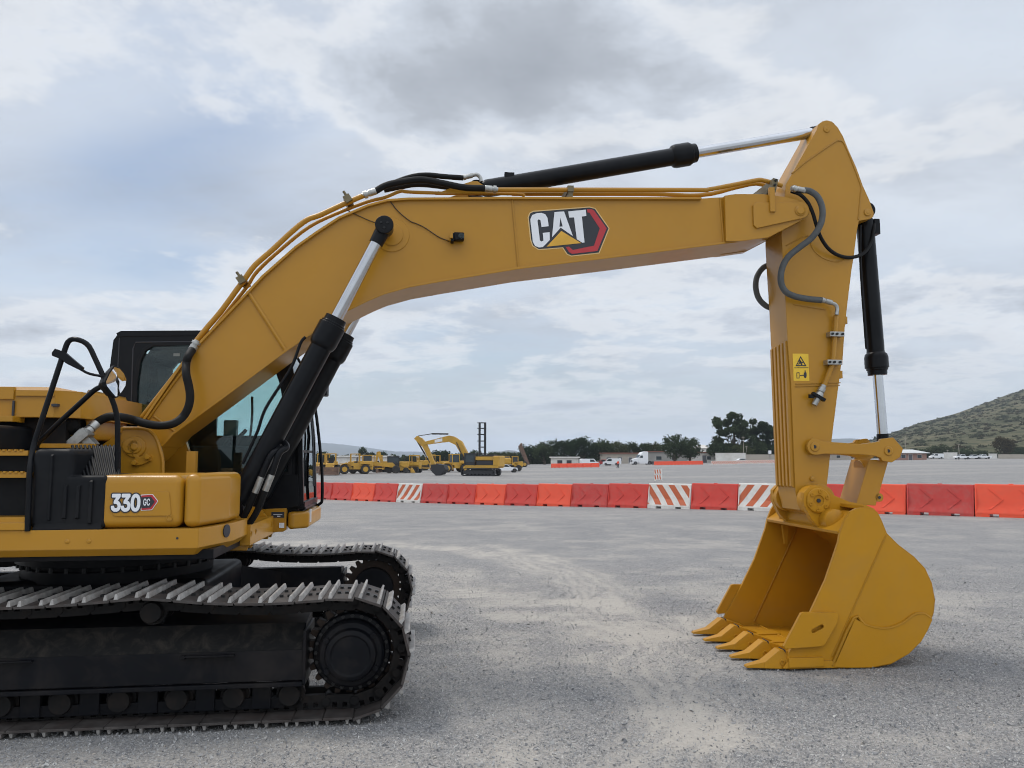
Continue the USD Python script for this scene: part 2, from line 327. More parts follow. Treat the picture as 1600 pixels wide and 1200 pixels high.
def track(yc, side, label):
    path = track_path(); L = path.length; n = round(L / .192); s = L / n
    root = part('crawler_track', lathe((IDX, yc - .10, SPZ), (IDX, yc + .10, SPZ), [(0, .05), (0, .20), (.03, .28), (.07, .30), (.13, .30), (.17, .28), (.20, .20), (.20, .05)], 28), MAT['link'], None, label)
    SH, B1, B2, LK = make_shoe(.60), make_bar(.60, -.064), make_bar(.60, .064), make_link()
    bolts = cat_([bx(x - .012, x + .012, y - .012, y + .012, .004, .020) for x in (-.03, .022) for y in (-.10, .10)])
    for i in range(n):
        d = (i + .35) * s; a, b = path.interpolate((d - .05) % L), path.interpolate((d + .05) % L); m = path.interpolate(d % L)
        ang = math.atan2(b.y - a.y, b.x - a.x)
        def put(mm):
            # outward is to the right of the direction of travel
            mm = scaled(mm, (1, 1, -1)); mm.invert(); mm = spun(mm, -ang, axis=(0, 1, 0)); return moved(mm, (m.x, yc, m.y))
        sh = part('shoe', put(SH), MAT['shoe'], root, smooth=False)
        part('link', put(LK), MAT['link'], root, smooth=25)
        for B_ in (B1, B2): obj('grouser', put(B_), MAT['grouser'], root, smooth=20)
        stuff(obj('shoe_bolt', put(bolts), MAT['bolt'], root, smooth=False))
    return root
NY = -1.295
track(NY, -1, 'near crawler track with worn pale grousers'); track(-NY, 1, 'far crawler track seen behind the near one')
for yc, o in ((NY, -1), (-NY, 1)):
    f = lambda a, b: sorted((yc + o * a, yc + o * b))
    x0, x1 = IDX + .25, X(475, 1040, -1.45)[0]
    # frame: sloping dusty top, upright side, ledge
    prof = [(yc - o * .22, .28), (yc + o * .215, .28), (yc + o * .215, .475), (yc + o * .09, .625), (yc - o * .22, .66)]
    fr = part('track_frame', extx(prof, x0, x1), MAT['frame'])
    obj('dusty_top', extx([(yc + o * .2165, .479), (yc + o * .092, .629), (yc + o * .088, .626), (yc + o * .2125, .476)], x0 + .01, x1 - .01), MAT['frame_dirty'], fr)
    obj('ledge', bx(x0, x1, *f(.19, .235), .245, .272), MAT['frame'], fr)
    obj('end_plate', bx(x1, x1 + .018, *f(-.2, .225), .25, .60), MAT['frame'], fr)
    for xs in (X(328, 1024, -1.51)[0], X(10, 1035, -1.51)[0]):
        obj('step_grip', cat_([bx(xs - .16, xs + .16, *f(.213, .245), .452, .462)] + [spun(bx(xs - .18, xs - .15, *f(.213, .24), .44, .462), 0)]), MAT['frame'], fr)
    # roller guards and rollers
    g = part('roller_guard', cat_([bx(x0 + .3, x1 - .12, *f(.135, .15), .085, .155)] + [bx(x - .06, x + .06, *f(.13, .165), .09, .245) for x in np.arange(x1 - .27, x0 + .2, -.36)]), MAT['frame'])
    for x in np.arange(x1 - .09, x0 + .1, -.36):
        part('track_roller', lathe((x, yc - .17, .17), (x, yc + .17, .17), [(0, .04), (.0, .068), (.03, .075), (.05, .075), (.05, .095), (.09, .095), (.09, .06), (.25, .06), (.25, .095), (.29, .095), (.29, .075), (.31, .075), (.34, .068), (.34, .04)], 18), MAT['link'])
    for xc in (X(235, 958, -1.45)[0], X(235, 958, -1.45)[0] - 1.75):
        zc = X(235, 958, -1.45)[1]
        part('carrier_roller', lathe((xc, yc - .15, zc), (xc, yc + .15, zc), [(0, .03), (0, .065), (.02, .072), (.05, .072), (.05, .088), (.09, .088), (.09, .055), (.21, .055), (.21, .088), (.25, .088), (.25, .072), (.28, .072), (.30, .06), (.30, .02)], 22), MAT['link'])
        part('roller_bracket', bx(xc - .04, xc + .04, yc - .03, yc + .03, .6, zc), MAT['frame'])
    # sprocket and final drive
    teeth = []
    for i in range(23):
        a0 = 2 * PI * i / 23
        for da, r in ((-.10, .262), (-.045, .312), (.045, .312), (.10, .262)): teeth.append((SPX + r * math.cos(a0 + da), SPZ + r * math.sin(a0 + da)))
    sp = part('sprocket', ext(teeth, yc - .035, yc + .035), MAT['rust'])
    hub = part('final_drive', lathe((SPX, yc - o * .16, SPZ), (SPX, yc + o * .3, SPZ), [(0, .20), (.19, .20), (.20, .262), (.26, .262), (.275, .252), (.28, .225), (.33, .22), (.345, .205), (.350, .175), (.385, .165), (.395, .145), (.395, .135), (.385, .125), (.385, .02), (.388, 0.001)], 48), MAT['frame'])
    for a in (40, 150, 215, 330):
        c = np.array([SPX + .19 * math.cos(math.radians(a)), yc + o * .17, SPZ + .19 * math.sin(math.radians(a))])
        obj('plug', cyl(c, c + (0, o * .032, 0), .02, seg=12), MAT['frame'], hub)
    stuff(obj('hub_bolt', cat_([cyl((SPX + .24 * math.cos(t), yc + o * .10, SPZ + .24 * math.sin(t)), (SPX + .24 * math.cos(t), yc + o * .128, SPZ + .24 * math.sin(t)), .013, seg=6) for t in np.arange(24) * PI / 12]), MAT['bolt'], hub))
    # the arm of the X-frame
    for sx in (-1, 1): part('carbody_leg', cat_([hull([(x, y, z) for x, y, z in ((sx * .5 - .25, o * .45, .50), (sx * .5 + .25, o * .45, .50), (sx * .5 - .25, o * .45, .80), (sx * .5 + .25, o * .45, .80), (sx * .95 - .22, o * 1.15, .36), (sx * .95 + .22, o * 1.15, .36), (sx * .95 - .22, o * 1.15, .60), (sx * .95 + .22, o * 1.15, .60))])]), MAT['frame'])
part('carbody', rbox(-.85, .85, -.62, .62, .46, .82, .05), MAT['frame'])
ring = part('swing_bearing', lathe((0, 0, .80), (0, 0, 1.04), [(0, .60), (.0, .72), (.09, .72), (.09, .67), (.13, .67), (.13, .76), (.235, .76), (.24, .6)], 48), MAT['frame'])
stuff(obj('bearing_bolt', cat_([cyl((.735 * math.cos(t), .735 * math.sin(t), .89), (.735 * math.cos(t), .735 * math.sin(t), .93), .016, seg=6) for t in np.arange(36) * PI / 18]), MAT['bolt'], ring))

# ---- upper frame and side boxes
SY = -1.44
zb = X(200, 869.5, SY)[1]; zt = X(200, 827, SY)[1]; xF = X(310, 845, SY)[0]; xR = -2.75
CYE = -.98; xE = X(366, 830, CYE)[0]
fp = [(xR, SY), (xF, SY), (xE, CYE), (xE, -.55), (xR, -.55)]
def skirt():
    lo = Polygon(fp).buffer(-.05, join_style=2)
    mid = extz(fp, zb + .05, zt)
    pts = [(x, y, zb) for x, y in list(lo.exterior.coords)] + [(x, y, zb + .05) for x, y in fp]
    return cat_([mid, hull(pts)])
sk = part('side_skirt', skirt(), Y_)
px_, pz_ = X(354, 829, -1.08)
nrm = np.array([(CYE - SY), -(xE - xF), 0]); nrm /= np.linalg.norm(nrm)
pc = np.array([px_, SY + (px_ - xF) / (xE - xF) * (CYE - SY), pz_])
obj('plug', cyl(pc - nrm * .01, pc + nrm * .008, .046, seg=20), MAT['dark'], sk)
obj('plug', cyl(X3(277, 841, SY) - (0, .002, 0), X3(277, 841, SY) + (0, .02, 0), .008, seg=10), MAT['dark'], sk)
for u, v in ((105, 846), (139, 845.5)): obj('rivet', lathe(X3(u, v, SY) + (0, .004, 0), X3(u, v, SY) - (0, .02, 0), [(0, .018), (.006, .016), (.010, .008)], 12), Y_, sk)
part('main_frame', cat_([bx(-2.6, 1.15, -.55, .55, 1.06, 1.22), bx(-2.6, .2, .55, 1.45, 1.08, 1.36), bx(-.2, 1.05, -.42, -.36, 1.22, 1.45), bx(-.2, 1.05, .36, .42, 1.22, 1.45)]), Y_)
part('frame_underside', bx(-2.4, xE - .05, -1.35, 1.35, zb - .035, zb + .03), MAT['frame'])
# yellow storage box: long panel and rounded corner panel
BY = -1.41
xa, xb, xc = X(168, 780, BY)[0], X(285, 780, BY)[0], X(361, 780, -.96)[0]
ztb = X(225, 742, BY)[1]
sb_ = part('storage_box', rounded_prism([(xa - .07, BY), (xb - .004, BY), (xb - .004, -.62), (xa - .07, -.62)], zt + .004, ztb, .055), Y_)
cp = part('corner_panel', rounded_prism([(xb + .004, BY), (X(310, 780, BY)[0], BY), (xc, -.99), (xc, -.62), (xb + .004, -.62)], zt + .004, ztb + .006, .05), Y_)
# pressed panel relief: raised lower field and a lock
r0, r1 = X(178, 768, BY), X(268, 806, BY)
obj('pressed_field', ext(Polygon([(r0[0], r1[1]), (r1[0], r1[1]), (r1[0] - .02, r0[1]), (r0[0], r0[1])]).buffer(-.02).buffer(.02), BY - .005, BY + .01), Y_, sb_)
obj('lock', lathe(X3(265, 809, BY) + (0, .01, 0), X3(265, 809, BY) - (0, .02, 0), [(0, .022), (.016, .022), (.016, .016), (.012, .014)], 16), Y_, sb_)
# number decal on the box
def text_poly(t, h):
    m = meshkit.text_mesh(t, h, .002, bold=True)
    sel = m.face_normals[:, 2] > .9
    return union_all([Polygon(m.vertices[f][:, :2]) for f in m.faces[sel]]).buffer(.0004)
def decal(poly, name, mat, y, parent, th=.0016, label=None): return obj(name, ext(poly, y - th, y), mat, parent, label, smooth=False)
d0, d1 = X(174, 799, BY - .007), X(221, 772, BY - .007); yd = BY - .0055
hh = d1[1] - d0[1]
for i, ch in enumerate('330'):
    g = text_poly(ch, hh); b = g.bounds; w = (d1[0] - d0[0]) / 3
    g = affinity.translate(affinity.scale(g, (w * .90) / (b[2] - b[0]), hh / (b[3] - b[1]), origin=(b[0], b[1])), d0[0] + i * w - b[0], d0[1] - b[1])
    decal(g.buffer(.011), 'digit_outline', MAT['dark'], yd - .001 - .0001 * i, sb_); decal(g.buffer(.003), 'digit', MAT['white'], yd - .003, sb_)
hx = Polygon(PX([(221, 774), (238, 773), (246, 783), (237, 796), (221, 797)], BY - .007))
decal(hx.buffer(.004), 'badge_edge', MAT['white'], yd, sb_); decal(hx, 'badge', MAT['red'], yd - .0018, sb_)
decal(Polygon(PX([(221, 777), (236, 776), (242, 784), (235, 793), (221, 794)], BY - .007)), 'badge_field', MAT['dark'], yd - .0036, sb_)
g = text_poly('GC', .05); b = g.bounds; q0, q1 = X(224, 790, BY - .007), X(235, 779, BY - .007)
g = affinity.translate(affinity.scale(g, (q1[0] - q0[0]) / (b[2] - b[0]), (q1[1] - q0[1]) / (b[3] - b[1]), origin=(b[0], b[1])), q0[0] - b[0], q0[1] - b[1])
decal(g, 'letters', MAT['white'], yd - .0054, sb_)
# black moulded tank cover with louvred slope
TY = -1.42
tA, tB, tC = X(47, 760, TY)[0], X(112, 760, TY)[0], X(166, 760, TY)[0]
zlo = X(100, 827, TY)[1]; zA = X(80, 701, TY)[1]; zB = X(140, 743, TY)[1]; zT = X(140, 697, -1.02)[1]
xq0, xq1 = X(189, 742, -1.30)[0], X(181, 698, -1.0)[0]
tk = part('tank_cover', cat_([rounded_prism([(tA, TY), (tB, TY), (tB, -.62), (tA, -.62)], zlo, zA, .045), rounded_prism([(tB - .05, TY), (tC, TY), (tC, -.62), (tB - .05, -.62)], zlo, zB, .03),
    hull([(tB - .04, y, z) for y, z in ((-1.30, zB - .02), (-1.0, zT), (-.9, zT), (-.9, zB - .03))] + [(xq0, -1.30, zB - .02), (xq1, -1.0, zT), (xq1, -.9, zT), (xq1, -.9, zB - .03)])]), PL)
n = 11
for i in range(n):
    ub = 127 + 60 * i / (n - 1); yb_ = -1.30
    x, x2 = X(ub, 742, yb_)[0], X(113 + 65 * i / (n - 1), 698, -1.02)[0]
    obj('louvre', tube([(x, yb_, zB - .016), (x2, -1.02, zT + .002)], .010, 6, 0), PL, tk)
for u0, u1, v0, v1 in ((73, 86, 708, 815), (96, 108, 755, 812), (116, 128, 755, 812), (141, 143, 748, 820)):
    p0, p1 = X(u0, v1, TY), X(u1, v0, TY); obj('rib', hull([(x, y, z) for x in (p0[0], p1[0]) for y, z in ((TY + .01, p0[1]), (TY + .01, p1[1]))] + [(x, TY - .014, z) for x in (p0[0] + .008, p1[0] - .008) for z in (p0[1] + .012, p1[1] - .02)]), PL, tk)
p0, p1 = X(52, 828, TY), X(160, 813, TY); obj('foot_rim', hull([(p0[0], TY + .01, p0[1]), (p1[0], TY + .01, p0[1]), (p0[0] + .01, TY + .01, p1[1]), (p1[0] - .01, TY + .01, p1[1]), (p0[0], TY - .02, p0[1]), (p1[0], TY - .02, p0[1])]), PL, tk)
# steps and the dark recess behind them, left of the cover
for nm, v0, v1, yy in (('step_tread', 704, 712, -1.36), ('step_tread', 738, 747, -1.42)):
    a, b = X(-60, v1, yy), X(44, v0, yy); s_ = part(nm, bx(a[0], b[0], yy, -.9, a[1], b[1]), Y_)
    obj('tread_teeth', cat_([bx(x, x + .018, yy - .006, yy + .02, b[1] - .006, b[1] + .008) for x in np.arange(a[0], b[0] - .02, .036)]), Y_, s_)
a, b = X(-60, 829, SY), X(44, 808, SY); part('step_platform', cat_([bx(a[0], b[0], -1.435, -.9, zt, b[1]), bx(a[0], b[0], -1.45, -1.40, zt + .002, zt + .05)]), Y_)
part('step_recess', cat_([bx(tA - .75, tA - .02, -1.28, -.6, zt, zA - .04), bx(tA - .42, tA - .40, -1.30, -1.27, zt, zA - .06)]), PL)
a = X(20, 666, -.98); lv = part('rear_louvre_cover', rbox(tA - .8, a[0] + .05, -1.30, -.6, zA - .02, a[1], .03), PL)
for i in range(7): x = a[0] - .10 * i; obj('louvre', tube([(x + .05, -1.31, zA), (x, -1.31, a[1] - .03)], .012, 6, 0), PL, lv)
# engine hood and counterweight
hz = X(40, 603, -.92)[1]; hb = X(60, 652, -.92)[1]
h1, h2, h3 = X(22, 630, -.92)[0], X(85, 630, -.92)[0], X(116, 630, -.92)[0]
hd = part('engine_hood', cat_([extz([(-2.55, -.92), (h2, -.92), (h3, -.80), (h3, .80), (-2.55, .80)], hb, hz - .03), hull([(x, y, z) for x, y, z in ((-2.55, -.92, hz - .035), (h2, -.92, hz - .035), (h3, -.80, hz - .035), (h3, .8, hz - .035), (-2.55, .8, hz - .035), (-2.5, -.84, hz), (h2 - .03, -.84, hz), (h2 - .03, .8, hz), (-2.5, .8, hz))])]), Y_)
obj('hood_trim', cat_([bx(-2.5, h1, -.935, -.90, hz - .10, hz - .01), bx(h1 + .012, h2, -.932, -.90, hz - .075, hz - .035)]), Y_, hd)
obj('hood_hinge', cat_([bx(h2 - .01, h2 + .03, -.945, -.9, hz - .15, hz - .13), bx(h1 - .004, h1 + .008, -.937, -.9, hb + .01, hz - .11)]), MAT['dark'], hd)
pts = []
for x, z, r in ((h3 - .05, .5 * (hb + hz) - .01, .5 * (hz - hb) + .02), (X(160, 680, -.3)[0], X(160, 684, -.3)[1], .03)):
    for t in np.linspace(0, 2 * PI, 14, endpoint=False):
        for y in (-.55, .2): pts.append((x, y + .5 * r * math.cos(t), z + r * math.sin(t)))
part('hood_nose', hull(pts), Y_)
part('hood_ledge', bx(-2.5, X(22, 655, -1.0)[0], -1.02, -.85, X(10, 659, -1.0)[1], X(10, 650, -1.0)[1]), Y_)
part('counterweight', rounded_prism([(-3.02, -.75), (-2.72, -1.44), (-2.3, -1.44), (-2.3, 1.44), (-2.72, 1.44), (-3.02, .75)], 1.06, 2.2, .12), Y_)
part('valve_bay', cat_([bx(h3 - .6, .05, -.85, -.62, 1.3, X(100, 700, -.85)[1] - .04), bx(-1.9, -.15, -.60, .36, 1.22, 1.62), bx(h3 - .7, h3 - .1, -.8, .7, 1.5, hb)]), MAT['link'])
part('bay_rim', bx(X(62, 697, -.9)[0], X(140, 697, -.9)[0], -.90, -.78, X(80, 700, -.9)[1], X(80, 693, -.9)[1]), Y_)
c = X3(110, 662, -.7)
ac = part('accumulator', lathe(c - (.06, 0, .02), c + (.05, 0, .02), [(0, .04), (.02, .075), (.06, .088), (.10, .075), (.13, .03)], 20), MAT['rubber'])
obj('band', lathe(c - (.038, 0, .013), c - (.01, 0, .003), [(0, .082), (.022, .090)], 20), MAT['sticker'], ac)
part('valve_block', cat_([spun(moved(bx(-.10, .10, -.06, .06, -.035, .035), X3(122, 688, -.72)), -.75, X3(122, 688, -.72), (0, 1, 0)), spun(moved(bx(-.08, .08, -.05, .05, -.03, .03), X3(136, 686, -.70)), .8, X3(136, 686, -.70), (0, 1, 0))]), ST)
# handrails and mirror
RB = MAT['black']
part('handrail', tube(bent([X3(43, 830, -1.44), X3(46, 735, -1.44)] + PT([(51, 700), (98, 556), (108, 527), (137, 535), (166, 598)], -1.34), .065), .018, 12, 0), RB)
part('handrail', tube(bent([X3(58, 694, -1.05), X3(84, 668, -1.12), X3(150, 607, -1.27), X3(166, 602, -1.31)], .08), .018, 12, 0), RB)
part('handrail_post', tube(bent([X3(164, 598, -1.32), X3(184, 645, -1.26), X3(183.5, 738, -1.22)], .12), .018, 12, 0), RB)
br = part('mirror_bracket', ext(PX([(82, 551), (87, 545), (103, 551), (130, 574), (128, 580), (104, 568), (97, 562), (82, 556)], -1.35), -1.36, -1.33), RB)
obj('mirror_stay', tube(PT([(126, 577), (140, 584), (166, 589)], -1.35), .009, 8, 4), RB, br)
CL_ = np.array([-ORG @ AX, -ORG @ NX, CAM_H])
mn = np.array([.93, -.32, .16]); mn /= np.linalg.norm(mn); mo_ = X3(183, 597, -1.30)
def on_plane(u, v):
    d_ = X3(u, v, 0) - CL_; return CL_ + d_ * (((mo_ - CL_) @ mn) / (d_ @ mn))
mface = np.array([on_plane(*q) for q in [(178, 571), (187, 574), (194, 582), (198.5, 592), (197, 603), (191, 613), (184, 621), (180, 622), (173, 614), (165, 604), (163, 597), (170, 582)]])
ctr = mface.mean(0)
mr = part('mirror', hull(np.vstack([mface, mface - mn * .02, ctr + (mface - ctr) * .72 - mn * .075])), PL)
gl = ctr + (mface - ctr) * .90; n_ = len(gl)
V = np.vstack([gl + mn * .001, ctr + (gl - ctr) * .5 + mn * .007, ctr + mn * .010]); F = []
for i in range(n_):
    j = (i + 1) % n_; F += [(i, j, n_ + j), (i, n_ + j, n_ + i), (n_ + i, n_ + j, 2 * n_)]
mg = trimesh.Trimesh(V + mn * .002, F, process=False)
if (mg.face_normals @ mn).mean() < 0: mg.invert()
obj('mirror_glass', mg, MAT['mirror'], mr, smooth=True)

# ---- boom
BW = .235; BE = -.262
bt = PX([(222, 657), (281, 571), (301, 545), (387, 455), (410, 430), (462, 384), (496, 360), (530, 338), (575, 319), (605, 311), (639, 308.5), (800, 307.5), (1096, 308)], BE)
nose_t = PX([(1130, 306), (1147, 304), (1190, 304), (1225, 309)], BE)
pin_s = X(1250, 328, -.29)
nose = [(pin_s[0] + .095 * math.cos(a), pin_s[1] + .095 * math.sin(a)) for a in np.linspace(1.2, -1.35, 8)]
nose_b = PX([(1199, 372), (1155, 378)], BE)
bb = PX([(960, 402.5), (810, 420.5), (685, 441), (640, 449), (600, 460), (575, 470.5), (537, 489), (500, 513), (447, 549), (350, 621), (269, 680), (252, 699)], BE)
foot = X(213, 697, -.30)
ft = [(foot[0] + .15 * math.cos(a), foot[1] + .15 * math.sin(a)) for a in np.linspace(-.5, -3.6, 9)]
web = Polygon(bt + nose_t + nose + nose_b + bb + ft)
bm = part('boom', ext(web.buffer(-.004), -BW, BW), Y_)
obj('top_flange', ribbon([(x, z - .010) for x, z in bt], .02, -.262, .262), Y_, bm)
obj('bottom_flange', ribbon([(x, z + .010) for x, z in (nose_b[1:] + bb)], .02, -.262, .262), Y_, bm)
ns = Polygon(PX([(1131, 307), (1147, 304.5), (1190, 304.5), (1225, 309)], BE) + nose + nose_b + PX([(1133, 378)], BE))
obj('nose_casting', ext(ns, -.285, -.20), Y_, bm); obj('nose_casting', ext(ns, .20, .285), Y_, bm)
pl = Polygon(PX([(1176, 321), (1180, 317), (1246, 317)], -.29) + [(pin_s[0] + .085 * math.cos(a), pin_s[1] + .085 * math.sin(a)) for a in np.linspace(1.3, -1.5, 8)] + PX([(1182, 357), (1177, 352)], -.29))
obj('nose_plate', ext(pl, -.302, -.283), Y_, bm)
def stack(u, v, y, rings, out=-1): return cat_([lathe((*X3(u, v, y)[:1], y + .01, X3(u, v, y)[2]), (X3(u, v, y)[0], y - h, X3(u, v, y)[2]), [(0, r), (h + .006, r), (h + .01, r - .005), (h + .01, r * .12)], 28) for r, h in rings])
obj('pin_cap', stack(1250, 329, -.302, ((.052, .008), (.038, .016))), Y_, bm)
for a, b in (((387, 455), (447, 549)), ((800, 309), (810, 420)), ((1125, 309), (1131, 380)), ((240, 650), (276, 676))):
    obj('weld_seam', tube(PT([a, b], -BW), .011 if a[0] != 387 else .018, 6, 0), Y_, bm)
obj('boss_ring', stack(612, 367, -BW, ((.155, .006), (.10, .014))), Y_, bm)
pc1 = X3(601, 355, -.42)
obj('cylinder_pin', cyl((pc1[0], -.47, pc1[2]), (pc1[0], .47, pc1[2]), .055), Y_, bm)
# emblem
def Z(pts): return Polygon(PX([(810 + x / 10, 310 + y / 10) for x, y in pts], -BW))
base = Z([(240, 216), (1110, 150), (1190, 170), (1400, 470), (1250, 840), (830, 885), (770, 860), (700, 755), (320, 785), (235, 730), (205, 640), (168, 300), (190, 240)])
yb = -BW + .001
decal(base.buffer(.014).buffer(-.001), 'emblem_edge', MAT['cream'], yb, bm); decal(base.buffer(.004), 'emblem_field', MAT['dark'], yb - .0017, bm)
decal(Z([(1070, 172), (1140, 170), (1180, 190), (1378, 470), (1232, 822), (840, 868), (790, 840), (738, 760), (790, 756), (850, 808), (1180, 740), (1270, 470), (1110, 225), (1080, 222)]), 'emblem_band', MAT['red'], yb - .0034, bm)
decal(Z([(440, 755), (670, 510), (980, 700)]), 'emblem_peak', MAT['gold'], yb - .0034, bm)
decal(Z([(360, 450), (472, 435), (455, 310), (420, 250), (360, 228), (290, 232), (215, 262), (185, 330), (225, 680), (260, 745), (320, 768), (380, 762), (490, 650), (488, 528), (380, 542), (390, 660), (360, 676), (335, 660), (298, 350), (315, 326), (345, 345)]), 'emblem_letter', MAT['white'], yb - .0034, bm)
decal(Z([(562, 216), (712, 205), (850, 590), (660, 458), (525, 608)]).difference(Z([(655, 300), (690, 440), (640, 445)])), 'emblem_letter', MAT['white'], yb - .0034, bm)
decal(Z([(778, 205), (1052, 178), (1060, 275), (990, 285), (1032, 690), (1000, 695), (912, 640), (868, 298), (792, 302)]), 'emblem_letter', MAT['white'], yb - .0034, bm)
# work lamp, wires, pipes
lc = X3(717, 370, -BW - .05)
wl = part('work_lamp', cat_([moved(rbox(-.045, .045, -.03, .04, -.035, .035, .01, 2), lc), bx(lc[0] - .07, lc[0] - .045, -BW - .09, -BW, lc[2] - .05, lc[2] + .02)]), PL)
obj('lamp_bracket', cat_([spun(bx(lc[0] - .09, lc[0] - .03, -BW - .03, -BW, lc[2] - .055, lc[2] - .025), .3, lc, (0, 1, 0)), bx(lc[0] - .08, lc[0] - .055, -BW - .11, -BW - .08, lc[2] - .03, lc[2] + .03)]), Y_, wl)
obj('lamp_lens', cyl(lc + (.02, -.03, 0), lc + (.02, -.038, 0), .026, seg=16), MAT['glass'], wl)
part('wire', tube(PT([(610, 315), (622, 330), (640, 345), (652, 350), (664, 356), (685, 370), (702, 377)], -BW - .008), .0045, 6, 6), MAT['rust'])
part('wire', tube(PT([(541, 328), (560, 337), (578, 345), (593, 350)], -BW - .012), .004, 6, 6), MAT['rust'])
PY = -.20
def pipe(name, pts, y, r, mat, parent=None, sm=5): return part(name, tube(PT(pts, y) if np.isscalar(y) else [X3(u, v, yy) for (u, v), yy in zip(pts, y)], r, 12, sm), mat, parent)
pipe('boom_pipe', [(304, 537), (322, 514), (345, 487), (372, 450), (381, 438), (398, 415), (425, 391), (455, 363), (479, 344), (500, 336), (530, 322), (562, 308), (574, 303)], PY, .024, Y_, sm=4)
pipe('boom_pipe', [(310, 543), (350, 493), (386, 448), (402, 424), (440, 389), (484, 354), (530, 332), (575, 315), (600, 309), (625, 299), (640, 300), (700, 302), (805, 303), (820, 307)], -.12, .016, Y_, sm=4)
pipe('boom_pipe', [(221, 652), (250, 615), (281, 575), (297, 552)], -.22, .017, Y_)
pipe('boom_pipe', [(231, 655), (262, 611), (290, 574)], -.24, .012, Y_)
pipe('boom_pipe', [(777, 296.5), (900, 296.5), (1090, 297), (1105, 296.5), (1150, 288), (1180, 282), (1193, 282), (1222, 290)], PY, .021, Y_, sm=4)
pipe('boom_pipe', [(800, 303), (1000, 303), (1095, 305), (1150, 293), (1180, 287), (1200, 291)], .16, .021, Y_, sm=4)
for u, v in ((545, 314), (379, 440)):
    c = X3(u, v, PY); part('pipe_clamp', cat_([spun(moved(bx(-.03, .03, -.05, .18, -.02, .045), c), -.6, c, (0, 1, 0)), cyl(c + (-.02, -.03, .04), c + (-.045, -.03, .075), .012, seg=8)]), MAT['clamp'])
c = X3(891, 299, PY); part('pipe_clamp', cat_([moved(bx(-.028, .028, -.03, .40, -.01, .045), c), moved(bx(-.02, .02, -.02, .40, -.06, -.01), c)]), MAT['clamp'])
c = X3(1208, 291, -.26); pcl = part('pipe_clamp', cat_([spun(moved(bx(-.025, .025, -.03, .5, -.065, .065), c), .25, c, (0, 1, 0)), moved(bx(-.06, .0, .0, .4, -.07, -.03), c)]), MAT['clamp'])
for dz in (-.045, 0, .045): obj('clamp_bolt', cyl(c + (dz * .25, -.045, dz), c + (dz * .25, -.02, dz), .012, seg=6), MAT['bolt'], pcl)
part('clamp_stand', bx(X(1206, 310, -.305)[0] - .025, X(1206, 310, -.305)[0] + .025, -.318, -.285, X(1206, 331, -.31)[1], X(1206, 293, -.31)[1]), Y_)
def fitting(pts, y, r=.03):
    p = PT(pts, y) if np.isscalar(y) else [X3(u, v, yy) for (u, v), yy in zip(pts, y)]
    l = np.linalg.norm(p[1] - p[0]); return part('hose_fitting', lathe(p[0], p[1], [(0, r * .8), (l * .12, r * .8), (l * .12, r * 1.15), (l * .34, r * 1.15), (l * .34, r * .85), (l * .45, r * .85), (l * .45, r * 1.02), (l * .94, r * 1.05), (l, r * .9)], 14), ST)
fitting([(566, 306), (588, 298)], PY); fitting([(778, 296.5), (757, 294.5)], PY); fitting([(309, 532), (299, 549)], PY - .05, .033); fitting([(1236, 294), (1258, 298)], -.30, .028)
fitting([(1281, 468), (1300, 473)], -.24, .024); fitting([(722, 278), (738, 274)], -.1, .022)
pipe('hose', [(586, 299), (605, 289), (635, 283), (660, 281), (690, 286), (725, 293), (758, 294.5)], PY, .030, MAT['rubber'])
pipe('hose', [(584, 300), (610, 288), (640, 277), (665, 273.5), (695, 276), (724, 278)], [-.14] * 6, .024, MAT['rubber'])
pipe('hose', [(600, 297), (625, 292), (650, 288), (680, 290), (720, 296)], [.05] * 5, .026, MAT['rubber'])
pipe('cylinder_elbow', [(737, 274), (745, 273), (750, 277), (752, 284)], -.1, .018, ST)
pipe('boom_hose', [(300, 547), (294, 557), (291, 568), (291, 585), (295, 603), (297, 620), (294, 637), (285, 652), (270, 662), (250, 665), (228, 662), (208, 656), (190, 652), (172, 651), (160, 655), (150, 661)], [-.26] + [-.36] * 2 + [-.42] * 5 + [-.48] * 4 + [-.6] * 4, .033, MAT['rubber'])
fitting([(134, 677), (151, 661)], [-.68, -.6], .036)

# ---- boom cylinders
def hyd(name, a, b, frac, rb, rg, rr, eye=.075, gland_len=.26, label=None):
    """Cylinder from base pin a to rod pin b; the barrel takes up frac of it."""
    a, b = np.asarray(a, float), np.asarray(b, float); L = np.linalg.norm(b - a); d = (b - a) / L; lb = L * frac
    c = part(name, lathe(a, b, [(0.06, rb * .8), (.10, rb), (lb - gland_len, rb), (lb - gland_len + .02, rg * .93), (lb - gland_len + .05, rg), (lb - .07, rg), (lb - .065, rg * .9), (lb - .05, rg * .9), (lb - .045, rg * .82), (lb, rg * .80), (lb, rr)], 32), BK, None, label)
    for kk, (r, m) in {'rod': (rr, 'chrome')}.items(): obj(kk, cyl(a + d * (lb - .02), b - d * .03, r, seg=28), MAT[m], c)
    w = (0, 1, 0)
    obj('rod_eye', cat_([cyl(b - np.array(w) * .06, b + np.array(w) * .06, eye, seg=24), cyl(b - d * (eye + .09), b - d * eye * .6, rr * 1.15, rr * 1.25, seg=20)]), BK, c)
    obj('base_eye', cyl(a - np.array(w) * .07, a + np.array(w) * .07, eye * 1.1, seg=24), BK, c)
    return c
